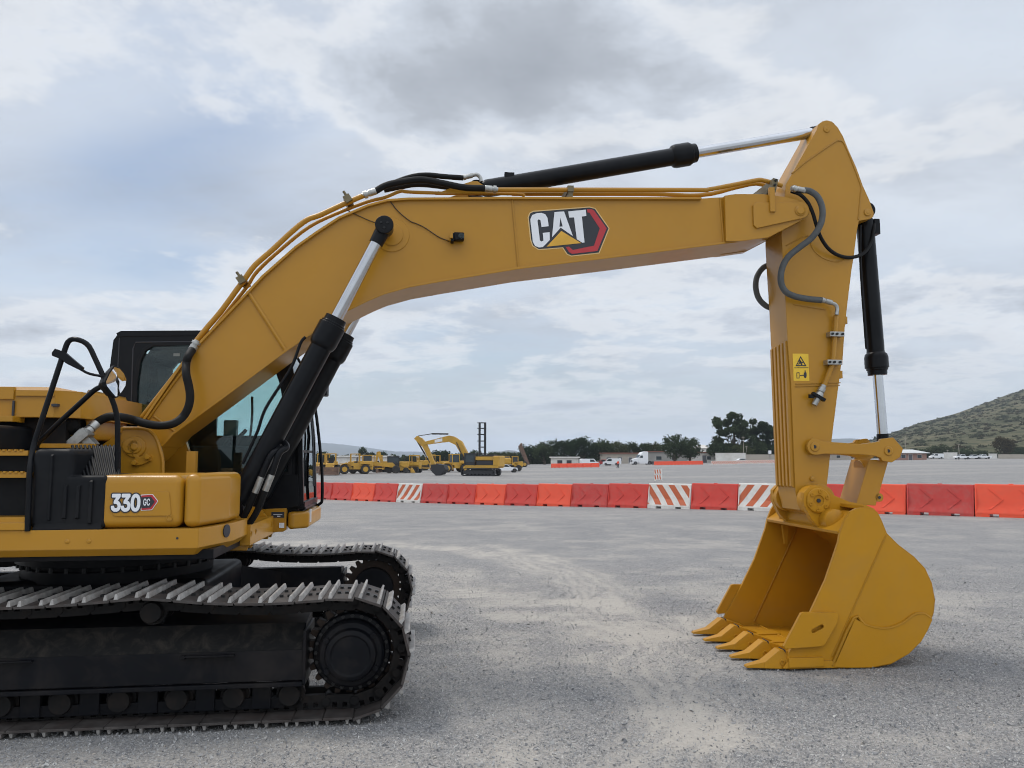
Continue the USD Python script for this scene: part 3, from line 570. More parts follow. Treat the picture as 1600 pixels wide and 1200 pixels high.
for o in (-1, 1):
    e, bs = X(601, 355, -.42), X(383, 765, -.42)
    dd = np.array(bs) - np.array(e); q = np.array(e) + dd * 1.07
    c = hyd('boom_cylinder', (q[0], o * .42, q[1]), (e[0], o * .42, e[1]), .665, .089, .113, .052, .074, .28, 'near boom lift cylinder' if o < 0 else 'far boom lift cylinder')
    cc = np.array([e[0], o * .42, e[1]])
    obj('pin_cap', lathe(cc + (0, o * .05, 0), cc + (0, o * .10, 0), [(0, .078), (.03, .078), (.036, .066), (.036, .02), (.038, .001)], 20), BK, c)
    obj('cap_bolt', cat_([cyl(cc + (.03 * math.cos(t), o * .08, .03 * math.sin(t)), cc + (.03 * math.cos(t), o * .094, .03 * math.sin(t)), .010, seg=6) for t in (0.5, 2.6, 4.7)]), MAT['bolt'], c)
    # oil line along the barrel and its two plugs
    obj('oil_line', tube([(lambda w: (w[0], o * .42 - .02, w[1]))(X(u, v, -.42)) for u, v in ((478, 527), (470, 537), (458, 570), (440, 600), (415, 640), (404, 672), (396, 690), (380, 725))], .013, 8, 4), BK, c)
    for du in (0, 16):
        A, B = X(409 + du, 745 - du * .2, -.50), X(399 + du * 1.0, 770 - du * .2, -.50); C_ = X(385 + du, 800, -.5)
        A2 = X(424 + du * .8, 712 - du * .2, -.5)
        if o < 0:
            obj('hose_end', cyl((A[0], -.52, A[1]), (B[0], -.52, B[1]), .026, seg=14), ST, c)
            obj('hose', tube([(B[0], -.52, B[1]), (C_[0], -.5, C_[1]), (C_[0] - .08, -.46, C_[1] - .12)], .026, 10, 4), MAT['rubber'], c)
            obj('hose_elbow', tube([(A[0], -.52, A[1]), (A2[0], -.52, A2[1]), (A2[0] + .05, -.47, A2[1] + .05), (A2[0] + .02, -.42, A2[1] + .09)], .026, 10, 4), BK, c)
# the boom foot bracket on the upper frame
FP = [(185, 745), (188, 676), (191, 670), (199, 669), (224, 670), (237, 676), (245, 687), (251, 706), (254, 722), (254, 760), (185, 760)]
for y0, y1 in ((-.42, -.36), (.36, .42)):
    t_ = part('boom_bracket', ext(PX(FP, -.42), y0, y1), Y_)
    if y0 < 0:
        obj('bracket_rim', tube(PT(FP[1:10], -.42), .014, 6, 3), Y_, t_)
        obj('pin_cap', stack(211, 698, -.42, ((.085, .012), (.055, .020), (.028, .026))), Y_, t_)
        kp = Polygon(PX([(204, 706), (216, 712), (219, 714), (229, 708), (236, 713), (236, 720), (222, 726), (211, 728), (205, 726), (211, 716)], -.43))
        obj('keeper_plate', ext(kp, -.434, -.42), Y_, t_)
        for u, v in ((231, 714), (210, 723)): obj('bolt', cyl(X3(u, v, -.434) + (0, .0, 0), X3(u, v, -.434) - (0, .022, 0), .022, seg=6), Y_, t_)
part('bracket_brace', ext(PX([(152, 702), (188, 676), (188, 690), (170, 720), (152, 720)], -.42), -.44, -.38), Y_)
part('boom_pin', cyl((foot[0], -.44, foot[1]), (foot[0], .44, foot[1]), .06), Y_)
part('front_gusset', cat_([bx(X(290, 740, -.36)[0], X(305, 740, -.36)[0], -.36, -.30, 1.2, X(297, 705, -.36)[1]), bx(X(305, 740, -.36)[0], .75, -.38, .38, 1.2, 1.5)]), Y_)
part('bay_front', cat_([bx(-.1, .35, -.34, .34, 1.2, 1.5), hull([(x, y, z) for x in (.3, .62) for y in (-.34, .34) for z in (1.22, 1.45)])]), Y_)
for y0, y1 in ((-.53, -.50), (-.36, -.33), (.33, .36), (.50, .53)): part('cylinder_foot', cat_([ext([(.55, 1.02), (1.12, 1.02), (1.16, 1.16), (1.04, 1.30), (.8, 1.34), (.55, 1.3)], y0, y1)]), Y_)

# ---- stick
SW = .17
stk = PX([(1276, 203), (1279, 194), (1285, 189.5), (1292, 188), (1300, 190), (1309, 199), (1317, 213), (1326, 235), (1338, 262), (1348, 290), (1358, 312), (1365, 332), (1365, 338), (1360, 342), (1342, 345), (1339, 360), (1334, 400), (1330, 425), (1322, 492), (1314, 572), (1300, 682), (1294, 740), (1291, 765),
           (1284, 800), (1268, 805), (1250, 797), (1243, 770), (1240, 700), (1236, 600), (1231, 540), (1228, 480), (1224, 420), (1221, 367), (1224, 330), (1228, 288), (1238, 271)], -SW)
sp_ = Polygon(stk); sk_ = part('stick', ext(sp_, -SW, SW), Y_)
obj('weld_ridge', tube(PT([(1237, 271), (1262, 251), (1304, 222), (1310, 220), (1318, 223), (1330, 250), (1345, 290), (1345, 300), (1341, 343)], -SW), .008, 6, 2), Y_, sk_)
for pts in ([(1243, 600), (1313, 598)], [(1242, 604), (1312, 602)], [(1240, 476), (1290, 484)], [(1228, 384), (1262, 368), (1268, 385), (1276, 396), (1290, 405), (1310, 409), (1330, 400)]):
    obj('weld_ridge', tube(PT(pts, -SW), .006, 6, 3), Y_, sk_)
# wear bars on the side that faces the machine
for i, (y, du) in enumerate(((-.13, 0), (-.06, 0), (.01, 0), (.08, 0), (.145, 0))):
    top, bot = X(1233, 530 + i * 1.5, -SW), X(1243, 765, -SW)
    obj('wear_bar', hull([(top[0] + .02, y - .022, top[1] + .02), (top[0] + .02, y + .022, top[1] + .02), (top[0] - .028, y - .018, top[1] - .02), (top[0] - .028, y + .018, top[1] - .02), (bot[0] + .02, y - .022, bot[1]), (bot[0] + .02, y + .022, bot[1]), (bot[0] - .028, y - .018, bot[1] + .03), (bot[0] - .028, y + .018, bot[1] + .03)]), Y_, sk_)
for u, v, y, rings in ((1291.5, 202, -SW, ((.034, .008), (.012, .010))), (1355, 332, -SW, ((.035, .01), (.015, .012))), (1268.5, 748, -SW, ((.022, .018), (.008, .02)))): obj('pin_cap', stack(u, v, y, rings), Y_, sk_)
for u, v in ((1322, 500), (1314.5, 585), (1302, 645)): p = X3(u, v, -SW); obj('pipe_lug', bx(p[0] - .06, p[0] + .016, -.165, -.10, p[2] - .035, p[2] + .035), Y_, sk_)
bp = X3(1277, 782, -SW)
obj('pin_boss', cyl((bp[0], -.22, bp[2]), (bp[0], .22, bp[2]), .15, seg=28), Y_, sk_)
s0, s1 = X(1240, 595, -SW), X(1263, 553, -SW); yk = -SW + .0005
decal(sbox(s0[0], s0[1], s1[0], s1[1]), 'warning_label', MAT['sticker'], yk, sk_)
def S(pts): return Polygon(PX([(1150 + x / 4, 420 + y / 4) for x, y in pts], -SW))
ink = [S([(372, 608), (403, 545), (440, 608)]).difference(S([(382, 602), (403, 556), (430, 602)])), S([(392, 565), (402, 570), (415, 600), (408, 602), (400, 590), (392, 600), (388, 596), (396, 582)]), S([(398, 575), (420, 585), (418, 590), (398, 583)]),
       S([(364, 617), (452, 616), (452, 619), (364, 620)]), S([(378, 648), (396, 647), (396, 684), (378, 685)]).difference(S([(381, 652), (393, 651), (393, 681), (381, 681)])), S([(400, 664), (424, 663), (424, 668), (400, 669)]),
       S([(424, 650), (432, 644), (440, 650), (441, 668), (437, 682), (427, 682), (423, 668)]), S([(428, 636), (436, 636), (436, 643), (428, 643)])]
for q in ink: decal(q, 'warning_symbol', MAT['dark'], yk - .0018, sk_)
# stick pipework
pipe('stick_hose', [(1256, 297), (1266, 299), (1277, 307), (1284, 322), (1285, 338), (1280, 355), (1268, 372), (1250, 386), (1233, 400), (1224, 414), (1220, 430), (1221, 444), (1228, 456), (1242, 463), (1262, 467), (1283, 469)], [-.30, -.31, -.33, -.35, -.36, -.36, -.34, -.31, -.28, -.26, -.25, -.24, -.24, -.24, -.24, -.24], .029, MAT['hose_grey'])
pipe('stick_hose', [(1236, 299), (1250, 304), (1262, 316), (1270, 333), (1275, 350), (1283, 372), (1296, 390), (1313, 400), (1332, 402), (1350, 395), (1361, 378), (1365, 358), (1366, 350)], [-.26] + [-.30] * 4 + [-.27, -.24, -.2, -.17, -.13, -.1, -.08, -.06], .017, MAT['rubber'])
pipe('stick_hose', [(1206, 413), (1193, 418), (1183, 432), (1181, 450), (1186, 467), (1197, 478), (1207, 482)], .24, .028, MAT['hose_grey'])
pipe('pipe_elbow', [(1298, 473), (1305, 476), (1308, 482), (1307, 492)], -.24, .018, ST)
pipe('stick_pipe', [(1306, 493), (1305, 515), (1301, 565), (1298, 575), (1288, 600), (1285, 606)], -.21, .023, Y_, sm=4)
pipe('stick_pipe', [(1318, 495), (1313, 570)], -.12, .017, Y_)
for u, v in ((1305, 522), (1301, 566)):
    c = X3(u, v, -.235); k_ = part('pipe_clamp', moved(bx(-.055, .085, -.012, .07, -.022, .022), c), ST)
    for dx in (-.035, .01, .065): obj('clamp_bolt', cyl(c + (dx, -.025, 0), c + (dx, -.01, 0), .012, seg=6), MAT['bolt'], k_)
c0, c1 = X3(1287, 602, -.21), X3(1272, 633, -.21)
vv = part('coupler_valve', lathe(c0, c1, [(0, .026), (.03, .026), (.03, .034), (.07, .034), (.07, .028), (.10, .040), (.135, .040), (.135, .030), (np.linalg.norm(c1 - c0), .026)], 14), ST)
m_ = (c0 + c1) / 2 + (-.01, -.02, -.02); obj('valve_lever', cat_([spun(moved(bx(-.075, .06, -.02, .02, -.014, .014), m_), .5, m_, (0, 1, 0)), moved(bx(-.10, -.05, -.01, .01, -.01, .025), m_)]), BK, vv)

# ---- stick cylinder above the boom, bucket cylinder behind the stick
hyd('stick_cylinder', X3(744, 297.5, 0), X3(1291, 204, 0), .61, .083, .112, .052, .07, .25)
sc = X3(796, 277, -.05); part('cylinder_port', bx(sc[0] - .045, sc[0] + .045, -.06, .0, sc[2] - .03, sc[2] + .045), BK)
lug = ext(PX([(680, 303), (712, 291), (738, 283), (746, 283), (756, 290), (762, 303)], -.14), -.14, -.11); part('cylinder_lug', lug, Y_); part('cylinder_lug', moved(lug, (0, .25, 0)), Y_)
hyd('bucket_cylinder', X3(1350, 331, 0), X3(1381, 704, 0), .69, .081, .108, .047, .07, .22)
vp = X3(1365, 352, -.02); part('cylinder_port', cat_([moved(bx(-.02, .035, -.05, .03, -.10, .05), vp)]), BK)
pipe('cylinder_line', [(1344, 352), (1345, 420), (1352, 520), (1354, 545)], -.085, .012, BK)
# ---- linkage
def disc(c, r, a0=0, a1=2 * PI, n=18): return [(c[0] + r * math.cos(a), c[1] + r * math.sin(a)) for a in np.linspace(a0, a1, n)]
LA, LB = X(1273, 698, -.22), X(1388, 704.5, -.22)
bar = union_all([Point(*LA).buffer(.074), Polygon(PX([(1378, 689), (1394, 687), (1407, 702), (1403, 712), (1392, 719), (1380, 717)], -.22)).buffer(.02), Polygon(PX([(1273, 687), (1290, 690), (1345, 694), (1366, 691), (1384, 688), (1384, 718), (1366, 712), (1345, 710), (1288, 709), (1273, 711)], -.22))]).buffer(.02).buffer(-.02)
for y0, y1 in ((-.225, -.19), (.19, .225)):
    l_ = part('link_bar', ext(bar, y0, y1), Y_)
    if y0 < 0:
        for u, v in ((1273, 698), (1388, 704.5)): obj('pin_cap', stack(u, v, -.225, ((.044, .008),)), Y_, l_); obj('pin_hole', cyl(X3(u, v, -.236), X3(u, v, -.225), .016, seg=12), MAT['dark'], l_)
HA, HB = X(1380, 704, -.15), X(1345, 800, -.15)
hk = Polygon(PX([(1358, 718), (1388, 720), (1368, 790), (1338, 788)], -.15))
hl = part('power_link', ext(hk, -.15, .15), Y_)
hp = (np.array(X(1358, 722, -.15)) + 0); axd = np.array([-.98, 0, -.28])
cc = np.array([hp[0] - .012, -.02, hp[1] - .06]); obj('power_link_hole', cat_([lathe(cc, cc + axd * .02, [(0, .045), (0, .085), (.012, .085), (.012, .06)], 20)]), Y_, hl)
lg = X3(1371, 777, -.12); obj('lug', cat_([cyl(lg - (0, .03, 0), lg + (0, .02, 0), .04, seg=16)]), Y_, hl)
obj('lug_hole', cyl(lg - (0, .034, 0), lg - (0, .02, 0), .014, seg=10), MAT['dark'], hl)

# ---- bucket
BH = .70
side = [(1313, 832), (1320, 813), (1328, 800), (1338, 794.5), (1350, 793), (1362, 796), (1371, 803), (1377, 815), (1385, 835), (1403, 853), (1428, 872), (1445, 890), (1455, 912), (1460, 938), (1458, 957), (1450, 980), (1437, 1002), (1418, 1021), (1392, 1036), (1360, 1042.5), (1330, 1043), (1300, 1042)]
lead = [(1300, 1042), (1233, 1046), (1228, 1036), (1233, 1020), (1266, 958), (1290, 907), (1310, 848), (1313, 832)]
sideP = Polygon(PX(side + lead[1:-1], -BH)).buffer(0)
curve = PX(side[1:], -BH)
bk = part('bucket', ribbon(curve[3:], .03, -BH + .012, BH - .012), Y2)
lv_ = X(1300, 900, 0)
for y0, y1, nm in ((-BH, -BH + .028, 'side_plate'), (BH - .028, BH, 'side_plate')): obj(nm, ext(sideP, y0, y1), Y2, bk)
# lower wear plate, seam, cutting edge
wp = Polygon(PX([(1300, 1042), (1334, 965), (1350, 975), (1370, 981), (1390, 981), (1410, 973), (1425, 962), (1434, 958.5), (1444, 959), (1455, 967), (1447, 985), (1437, 1002), (1418, 1021), (1392, 1036), (1360, 1042.5), (1330, 1043)], -BH))
obj('wear_plate', ext(wp.buffer(-.003), -BH - .022, -BH + .002), Y2, bk)
obj('wear_plate_bead', tube(PT([(1300, 1040), (1334, 966), (1350, 975.5), (1370, 981.5), (1390, 981.5), (1410, 974), (1425, 963), (1434, 959), (1444, 959.5), (1454, 966)], -BH - .012), .013, 6, 3), Y2, bk)
obj('wear_plate', ext(wp.buffer(-.003), BH - .002, BH + .014), Y2, bk)
obj('side_seam', tube(PT([(1384, 836), (1340, 935), (1300, 1025)], -BH), .007, 6, 0), Y2, bk)
obj('side_seam', tube([(x, BH - .03, z) for x, z in PX([(1372, 840), (1330, 935), (1290, 1025)], -BH)], .009, 6, 0), Y2, bk)
zl = X(1290, 1041, -BH)[1]; xl0 = X(1226, 1040, -BH)[0]; xl1 = X(1305, 1040, -BH)[0]
zl = max(zl, .03)
obj('cutting_edge', hull([(x, y, z) for y in (-BH - .02, BH + .02) for x, z in ((xl0 - .02, zl - .005), (xl0 + .03, zl + .045), (xl1 - .05, zl + .045), (xl1, zl + .03), (xl1, zl - .015))]), Y2, bk)
for o in (-1, 1): obj('corner_shoe', cat_([bx(X(1233, 1030, -BH - .03)[0], X(1288, 1030, -BH - .03)[0], o * (BH + .005) - .02, o * (BH + .005) + .02, zl, zl + .075)]), Y2, bk)
obj('bucket_floor', hull([(x, y, z) for y in (-BH + .02, BH - .02) for x, z in ((xl1 - .05, zl + .0), (xl1 - .05, zl + .03), (X(1360, 1042, -BH)[0], X(1360, 1042, -BH)[1] + .01), (X(1360, 1042, -BH)[0], X(1360, 1042, -BH)[1] + .035))]), Y2, bk)
cutP = Polygon(PX([(1252, 958.5), (1256, 957), (1307, 957), (1310, 959), (1309, 972), (1289, 1007), (1284, 1010), (1227, 1014), (1225, 1010)], -BH - .03)).difference(LineString(PX([(1271, 986), (1284, 979)], -BH - .03)).buffer(.017))
for o in (-1, 1): obj('side_cutter', ext(cutP, *sorted((o * (BH + .001), o * (BH + .032)))), Y2, bk)
# teeth
for i in range(5):
    y = -.62 + 1.24 * i / 4
    tx, tz = X(1166, 1046, -.64); tz = .035; bx0 = X(1228, 1030, -.64)[0]
    z0 = zl + .022
    g1 = hull([(tx, y - .030, tz - .014), (tx, y + .030, tz - .014), (tx + .006, y - .028, tz + .002), (tx + .006, y + .028, tz + .002), (tx + .17, y - .05, tz + .036), (tx + .17, y + .05, tz + .036), (tx + .17, y - .058, tz - .016), (tx + .17, y + .058, tz - .016)])
    g2 = hull([(tx + .15, y - .05, tz + .030), (tx + .15, y + .05, tz + .030), (tx + .14, y - .055, tz - .015), (tx + .14, y + .055, tz - .015), (bx0 - .065, y - .048, z0 + .108), (bx0 - .065, y + .048, z0 + .108), (bx0 - .03, y - .05, z0 + .105), (bx0 - .03, y + .05, z0 + .105), (bx0, y - .070, z0 + .055), (bx0, y + .070, z0 + .055), (bx0 - .01, y - .070, z0 - .042), (bx0 - .01, y + .070, z0 - .042)])
    tooth = cat_([g1, g2])
    t_ = obj('tooth', tooth, Y2, bk)
    adp = hull([(bx0 - .03, y - .063, z0 - .035), (bx0 - .03, y + .063, z0 - .035), (bx0 - .05, y - .045, z0 + .095), (bx0 - .05, y + .045, z0 + .095), (bx0 + .005, y - .058, z0 + .095), (bx0 + .005, y + .058, z0 + .095), (bx0 + .16, y - .05, z0 + .04), (bx0 + .16, y + .05, z0 + .04), (bx0 + .14, y - .05, z0 - .02), (bx0 + .14, y + .05, z0 - .02)])
    obj('tooth_adapter', adp, Y2, bk)
    for o in (-1, 1): obj('tooth_pin', cat_([lathe((bx0 - .055, y + o * .058, z0 + .015), (bx0 - .055, y + o * .076, z0 + .015), [(0, .022), (.014, .022), (.016, .012), (.006, .010), (.006, .001)], 12)]), MAT['rust'] if o > 5 else Y2, bk)
    # dark joint between tooth and adapter
    obj('tooth_joint', hull([(bx0 - .012 + s, y - .068, z0 - .035) for s in (0, .012)] + [(bx0 - .012 + s, y + .068, z0 - .035) for s in (0, .012)] + [(bx0 - .03 + s, y + o * .052, z0 + .109) for s in (0, .012) for o in (-1, 1)]), MAT['dark'], bk)
obj('lip_weld', tube([(xl1 - .05, y, zl + .047) for y in (-BH + .03, BH - .03)], .009, 6, 0), Y2, bk)
for y in (-.31, 0, .31): obj('floor_plate', bx(xl0 + .05, xl1 - .02, y - .09, y + .09, zl + .035, zl + .056), Y2, bk)
# top plate, torque tube and hinge ears
a1, a2 = X(1313, 831, -BH), X(1350, 799, -BH)
obj('top_plate', hull([(x, y, z) for y in (-BH + .03, BH - .03) for x, z in ((a1[0] - .01, a1[1]), (a1[0] + .0, a1[1] - .025), (a2[0], a2[1] - .03), (a2[0], a2[1] - .01))]), Y2, bk)
tb = X(1303, 812, -.45)
obj('torque_tube', lathe((tb[0] + .02, -.50, tb[1] - .01), (tb[0] + .02, .50, tb[1] - .01), [(0, .03), (.015, .07), (.05, .10), (.95, .10), (.985, .07), (1.0, .03)], 24), Y2, bk)
ear = PX([(1256, 770), (1263, 762.5), (1277, 759), (1290, 764), (1303, 774), (1327, 784), (1353, 789), (1366, 795), (1374, 806), (1374, 812), (1345, 815), (1315, 830), (1290, 832), (1283, 827), (1268, 812), (1256, 788)], -.33)
for y in (-.33, .27):
    e_ = obj('hinge_ear', ext(ear, y, y + .06), Y2, bk)
for y in (-.36, .30): obj('ear_gusset', cat_([hull([(X(1283, 826, -.33)[0], y, X(1283, 826, -.33)[1]), (X(1300, 834, -.33)[0], y, X(1300, 834, -.33)[1]), (X(1300, 808, -.33)[0], y, X(1300, 808, -.33)[1])] + [(X(1283, 826, -.33)[0] + .03, y + .03, X(1283, 826, -.33)[1] - .02)] + [(X(1310, 834, -.33)[0], y + .03, X(1300, 810, -.33)[1])])]), Y2, bk)
q = X3(1278, 782, -.33)
pcp = obj('pin_flange', lathe(q + (0, .01, 0), q - (0, .04, 0), [(0, .112), (.020, .112), (.028, .104), (.028, .05), (.018, .046), (.018, .012), (.02, .001)], 32), Y2, bk)
for t in np.arange(6) * PI / 3 + .35: obj('flange_bolt', cat_([lathe(q + (.082 * math.cos(t), -.012, .082 * math.sin(t)), q + (.082 * math.cos(t), -.034, .082 * math.sin(t)), [(0, .020), (.014, .018), (.014, .009), (.010, .008), (.010, .001)], 10)]), Y2, bk)
obj('pin_hole', cyl(q - (0, .02, 0), q - (0, .0, 0), .018, seg=12), MAT['dark'], bk)
for y0, y1 in ((-.30, -.20), (.20, .30)): obj('pin_boss', cyl((q[0], y0, q[2]), (q[0], y1, q[2]), .135, seg=28), Y2, bk)
obj('lifting_eye', cat_([hull([(X(1224, 823, .55)[0] + dx, y, X(1224, 823, .55)[1] + dz) for y in (.53, .56) for dx, dz in ((-.02, .02), (.05, .02), (.03, -.17), (.0, -.17))])]), Y2, bk)
# ---- cab, on the far side of the boom
CY0, CY1 = .46, 1.42
cabP = Polygon(PX([(172, 742), (169, 650), (168, 612), (172, 570), (177, 532), (184, 522), (420, 520), (436, 538), (448, 560), (459, 610), (466, 680), (468, 790), (400, 812), (300, 812), (300, 742)], CY0)).buffer(.02).buffer(-.02)
winP = Polygon(PX([(213, 640), (214, 600), (219, 565), (227, 548), (240, 540), (405, 538), (422, 555), (438, 600), (448, 660), (451, 738), (310, 738), (240, 735), (222, 680)], CY0)).buffer(.03).buffer(-.03)
cb = part('cab', ext(cabP.difference(winP), CY0, CY0 + .05), BK)
obj('side_window', ext(winP.buffer(.004), CY0 + .018, CY0 + .024), MAT['glass'], cb)
obj('window_seal', ext(winP.buffer(.03).difference(winP.buffer(-.004)), CY0 - .006, CY0 + .004), MAT['plastic'], cb)
bnd = cabP.bounds
# far side: a door with its own window over a solid lower panel
farw = Polygon(PX([(213, 640), (219, 560), (229, 548), (255, 548), (255, 640), (236, 668), (226, 668)], CY0)).buffer(.02).buffer(-.02)
sill = X(300, 676, CY0)[1]
farw2 = winP.intersection(sbox(X(300, 600, CY0)[0], sill, 99, 99))
obj('door', ext(cabP.difference(farw).difference(farw2), CY1 - .05, CY1), BK, cb)
obj('door_window', cat_([ext(farw.buffer(.004), CY1 - .03, CY1 - .024), ext(farw2.buffer(.004), CY1 - .03, CY1 - .024)]), MAT['glass'], cb)
rf = [p for p in PX([(184, 524.5), (190, 521.5), (418, 519.5), (432, 534)], CY0)]
obj('roof', ribbon(rf, .05, CY0 - .005, CY1 + .005), BK, cb)
obj('rear_panel', ribbon(PX([(174, 742), (171, 650), (170, 612), (174, 570), (178, 534)], CY0), .04, CY0 + .05, CY1 - .05), BK, cb)
obj('cab_seam', tube(PT([(204, 742), (205, 640), (208, 545), (212, 535), (400, 533)], CY0), .006, 6, 0), MAT['dark'], cb)
obj('cab_seam', tube(PT([(187, 523), (183, 600), (182, 742)], CY0), .005, 6, 0), MAT['dark'], cb)
fl = X(300, 800, CY0)[1]
obj('cab_floor', bx(bnd[0] + .05, bnd[2] - .02, CY0 + .05, CY1 - .05, fl, fl + .05), BK, cb)
# curved front: posts, windscreen, wiper
fr = PX([(436, 538), (448, 560), (459, 610), (466, 680), (468, 788)], CY0)
for y in (CY0, CY1 - .06): obj('front_post', ribbon(fr, .07, y, y + .06), BK, cb)
obj('windscreen', ribbon([(x + .02, z) for x, z in fr], .008, CY0 + .06, CY1 - .06), MAT['glass'], cb)
m1, m2 = X(468, 788, CY0), X(466, 705, CY0)
obj('windscreen_bar', cat_([bx(m1[0] - .03, m1[0] + .045, CY0 + .02, CY1 - .02, m1[1] - .03, m1[1] + .02), bx(m2[0] - .01, m2[0] + .03, CY0 + .05, CY1 - .05, m2[1] - .012, m2[1] + .012)]), BK, cb)
obj('wiper', cat_([tube([(fr[4][0] + .06, .95, fr[4][1] + .15), (fr[3][0] + .06, 1.0, fr[3][1]), (fr[2][0] + .055, 1.05, fr[2][1])], .010, 6, 4)]), MAT['dark'], cb)
lp = X(440, 760, CY0)
obj('lower_panel', ext(PX([(395, 812), (395, 742), (452, 742), (466, 742), (468, 790), (440, 796)], CY0), CY0 - .012, CY0), BK, cb)
obj('cab_step', bx(m1[0] - .2, m1[0] + .05, CY0 + .05, CY1 - .1, m1[1] - .05, m1[1] - .03), BK, cb)
# interior
seat_x = X(318, 650, .9)[0]
st_ = obj('seat', cat_([rbox(seat_x - .25, seat_x + .27, .70, 1.22, 1.62, 1.78, .05), spun(rbox(seat_x - .30, seat_x - .16, .72, 1.20, 1.75, 2.42, .06), -.18, (seat_x - .2, 0, 1.75), (0, 1, 0)), spun(rbox(seat_x - .30, seat_x - .20, .82, 1.10, 2.42, 2.66, .04), -.18, (seat_x - .2, 0, 1.75), (0, 1, 0)), bx(seat_x - .2, seat_x + .2, .75, 1.15, fl, 1.62)]), MAT['seat'], cb)
obj('console', cat_([rbox(seat_x - .2, seat_x + .5, .56, .70, 1.6, 1.86, .03), rbox(seat_x - .2, seat_x + .5, 1.22, 1.34, 1.6, 1.86, .03), bx(seat_x - .6, seat_x - .35, .55, 1.3, fl, 2.2)]), MAT['seat'], cb)
mo = X3(361, 669, .62); obj('monitor', cat_([rbox(mo[0] - .06, mo[0] + .06, .58, .66, mo[2] - .075, mo[2] + .075, .012)]), MAT['grey'], cb)
obj('monitor_arm', tube([mo + (0, .02, -.05), mo + (-.08, .03, -.2), mo + (-.2, .03, -.3)], .02, 8, 3), MAT['seat'], cb)
j0 = X3(372, 686, .66); obj('joystick', cat_([tube([j0 + (-.05, 0, -.2), j0, j0 + (.05, 0, .06), j0 + (.07, 0, .09)], .018, 8, 4)]), MAT['seat'], cb)
obj('window_rail', tube(PT([(394, 620), (394, 650), (391, 680), (388, 690)], 1.2), .012, 8, 4), MAT['seat'], cb)
obj('sticker', ext(PX([(271, 552), (281, 552), (281, 556.5), (271, 556.5)], CY0 + .016), CY0 + .014, CY0 + .016), MAT['grey'], cb)
# yellow skirt below the cab and its corner piece
q0 = X(395, 832, CY0 - .04)
kb = part('cab_skirt', ext(PX([(394, 832), (398, 798), (402, 796), (447, 794), (447, 828), (442, 831)], CY0 - .04), CY0 - .04, CY0 + .05), Y_)
obj('data_plate', ext(PX([(424, 800), (444, 800), (444, 809), (424, 809)], CY0 - .041), CY0 - .043, CY0 - .039), MAT['dark'], kb)
obj('data_print', ext(PX([(427, 803.5), (441, 803.5), (441, 804.3), (427, 804.3)], CY0 - .0435), CY0 - .0445, CY0 - .042), MAT['white'], kb)
obj('data_print', ext(PX([(433, 806), (438, 806), (438, 807.3), (433, 807.3)], CY0 - .0435), CY0 - .0445, CY0 - .042), MAT['white'], kb)
obj('label_plate', ext(PX([(436, 817), (444, 817), (444, 825), (436, 825)], CY0 - .041), CY0 - .043, CY0 - .039), MAT['white'], kb)
k0, k1 = X(449, 827, CY0 - .04), X(470, 800, CY0 - .04)
ck = part('cab_corner_skirt', rounded_prism([(k0[0], CY0 - .05), (k1[0] - .06, CY0 - .05), (k1[0] + .06, CY0 + .07), (k1[0] + .06, CY1 + .02), (k0[0], CY1 + .02)], k0[1], k1[1], .03), Y_)
obj('reflector', bx(k1[0] + .055, k1[0] + .068, CY0 + .12, CY0 + .17, k0[1] + .05, k0[1] + .17), MAT['white'], ck)
part('cab_underframe', bx(X(398, 820, CY0)[0], k1[0], CY0 + .06, CY1 - .05, k0[1] + .02, fl), BK)
# thin grab rail in front of the far front corner, and the work lamp on the cab
part('grab_rail', tube(PT([(487, 612), (493, 640), (499, 690), (503, 735), (503.5, 778), (500, 787), (490, 791), (480, 790)], CY1 - .05), .016, 10, 4), BK)
w = X3(505, 608, CY1); part('cab_mirror', rbox(w[0] - .05, w[0] + .05, CY1 - .08, CY1 + .1, w[2] - .075, w[2] + .075, .02), PL)
part('mirror_arm', tube([w + (-.03, -.02, .02), w + (-.18, -.06, .12), X3(452, 575, CY1)], .016, 8, 3), BK)
# ------------------------------------------------------------------ the yard
def graded(lo, hi, near0, near1, step, grow):
    a = list(np.arange(near0, near1, step)); s = step; x = near0
    while x > lo: s = min(s * grow, 400); x -= s; a.insert(0, x)
    s = step; x = a[-1]
    while x < hi: s = min(s * grow, 400); x += s; a.append(x)
    return np.array(a)
gx, gy = graded(-7000, 7000, -5.5, 8.0, .055, 1.09), graded(-40, 9000, 3.2, 13, .055, 1.05)
GXX, GYY = np.meshgrid(gx, gy); P0 = np.c_[GXX.ravel(), GYY.ravel()]
def swath(path, w):
    """How near each ground point is to a run of wheels."""
    L = np.array(path, float); d = np.full(len(P0), 1e9)
    for a, b in zip(L[:-1], L[1:]):
        ab = b - a; t = np.clip(((P0 - a) @ ab) / (ab @ ab), 0, 1); d = np.minimum(d, np.linalg.norm(P0 - a - t[:, None] * ab, axis=1))
    return np.exp(-(d / w) ** 2) * (.72 + .28 * np.cos(2 * PI * d / .17))
gr = lambda u, v: (lambda r: tuple((r * (-CAM_H / r[2]))[:2]))(ray(u, v))
noi = lambda sx, sy, seed, o=5: meshkit.fbm(np.c_[P0[:, 0] * sx, P0[:, 1] * sy, np.zeros(len(P0))], o, seed)
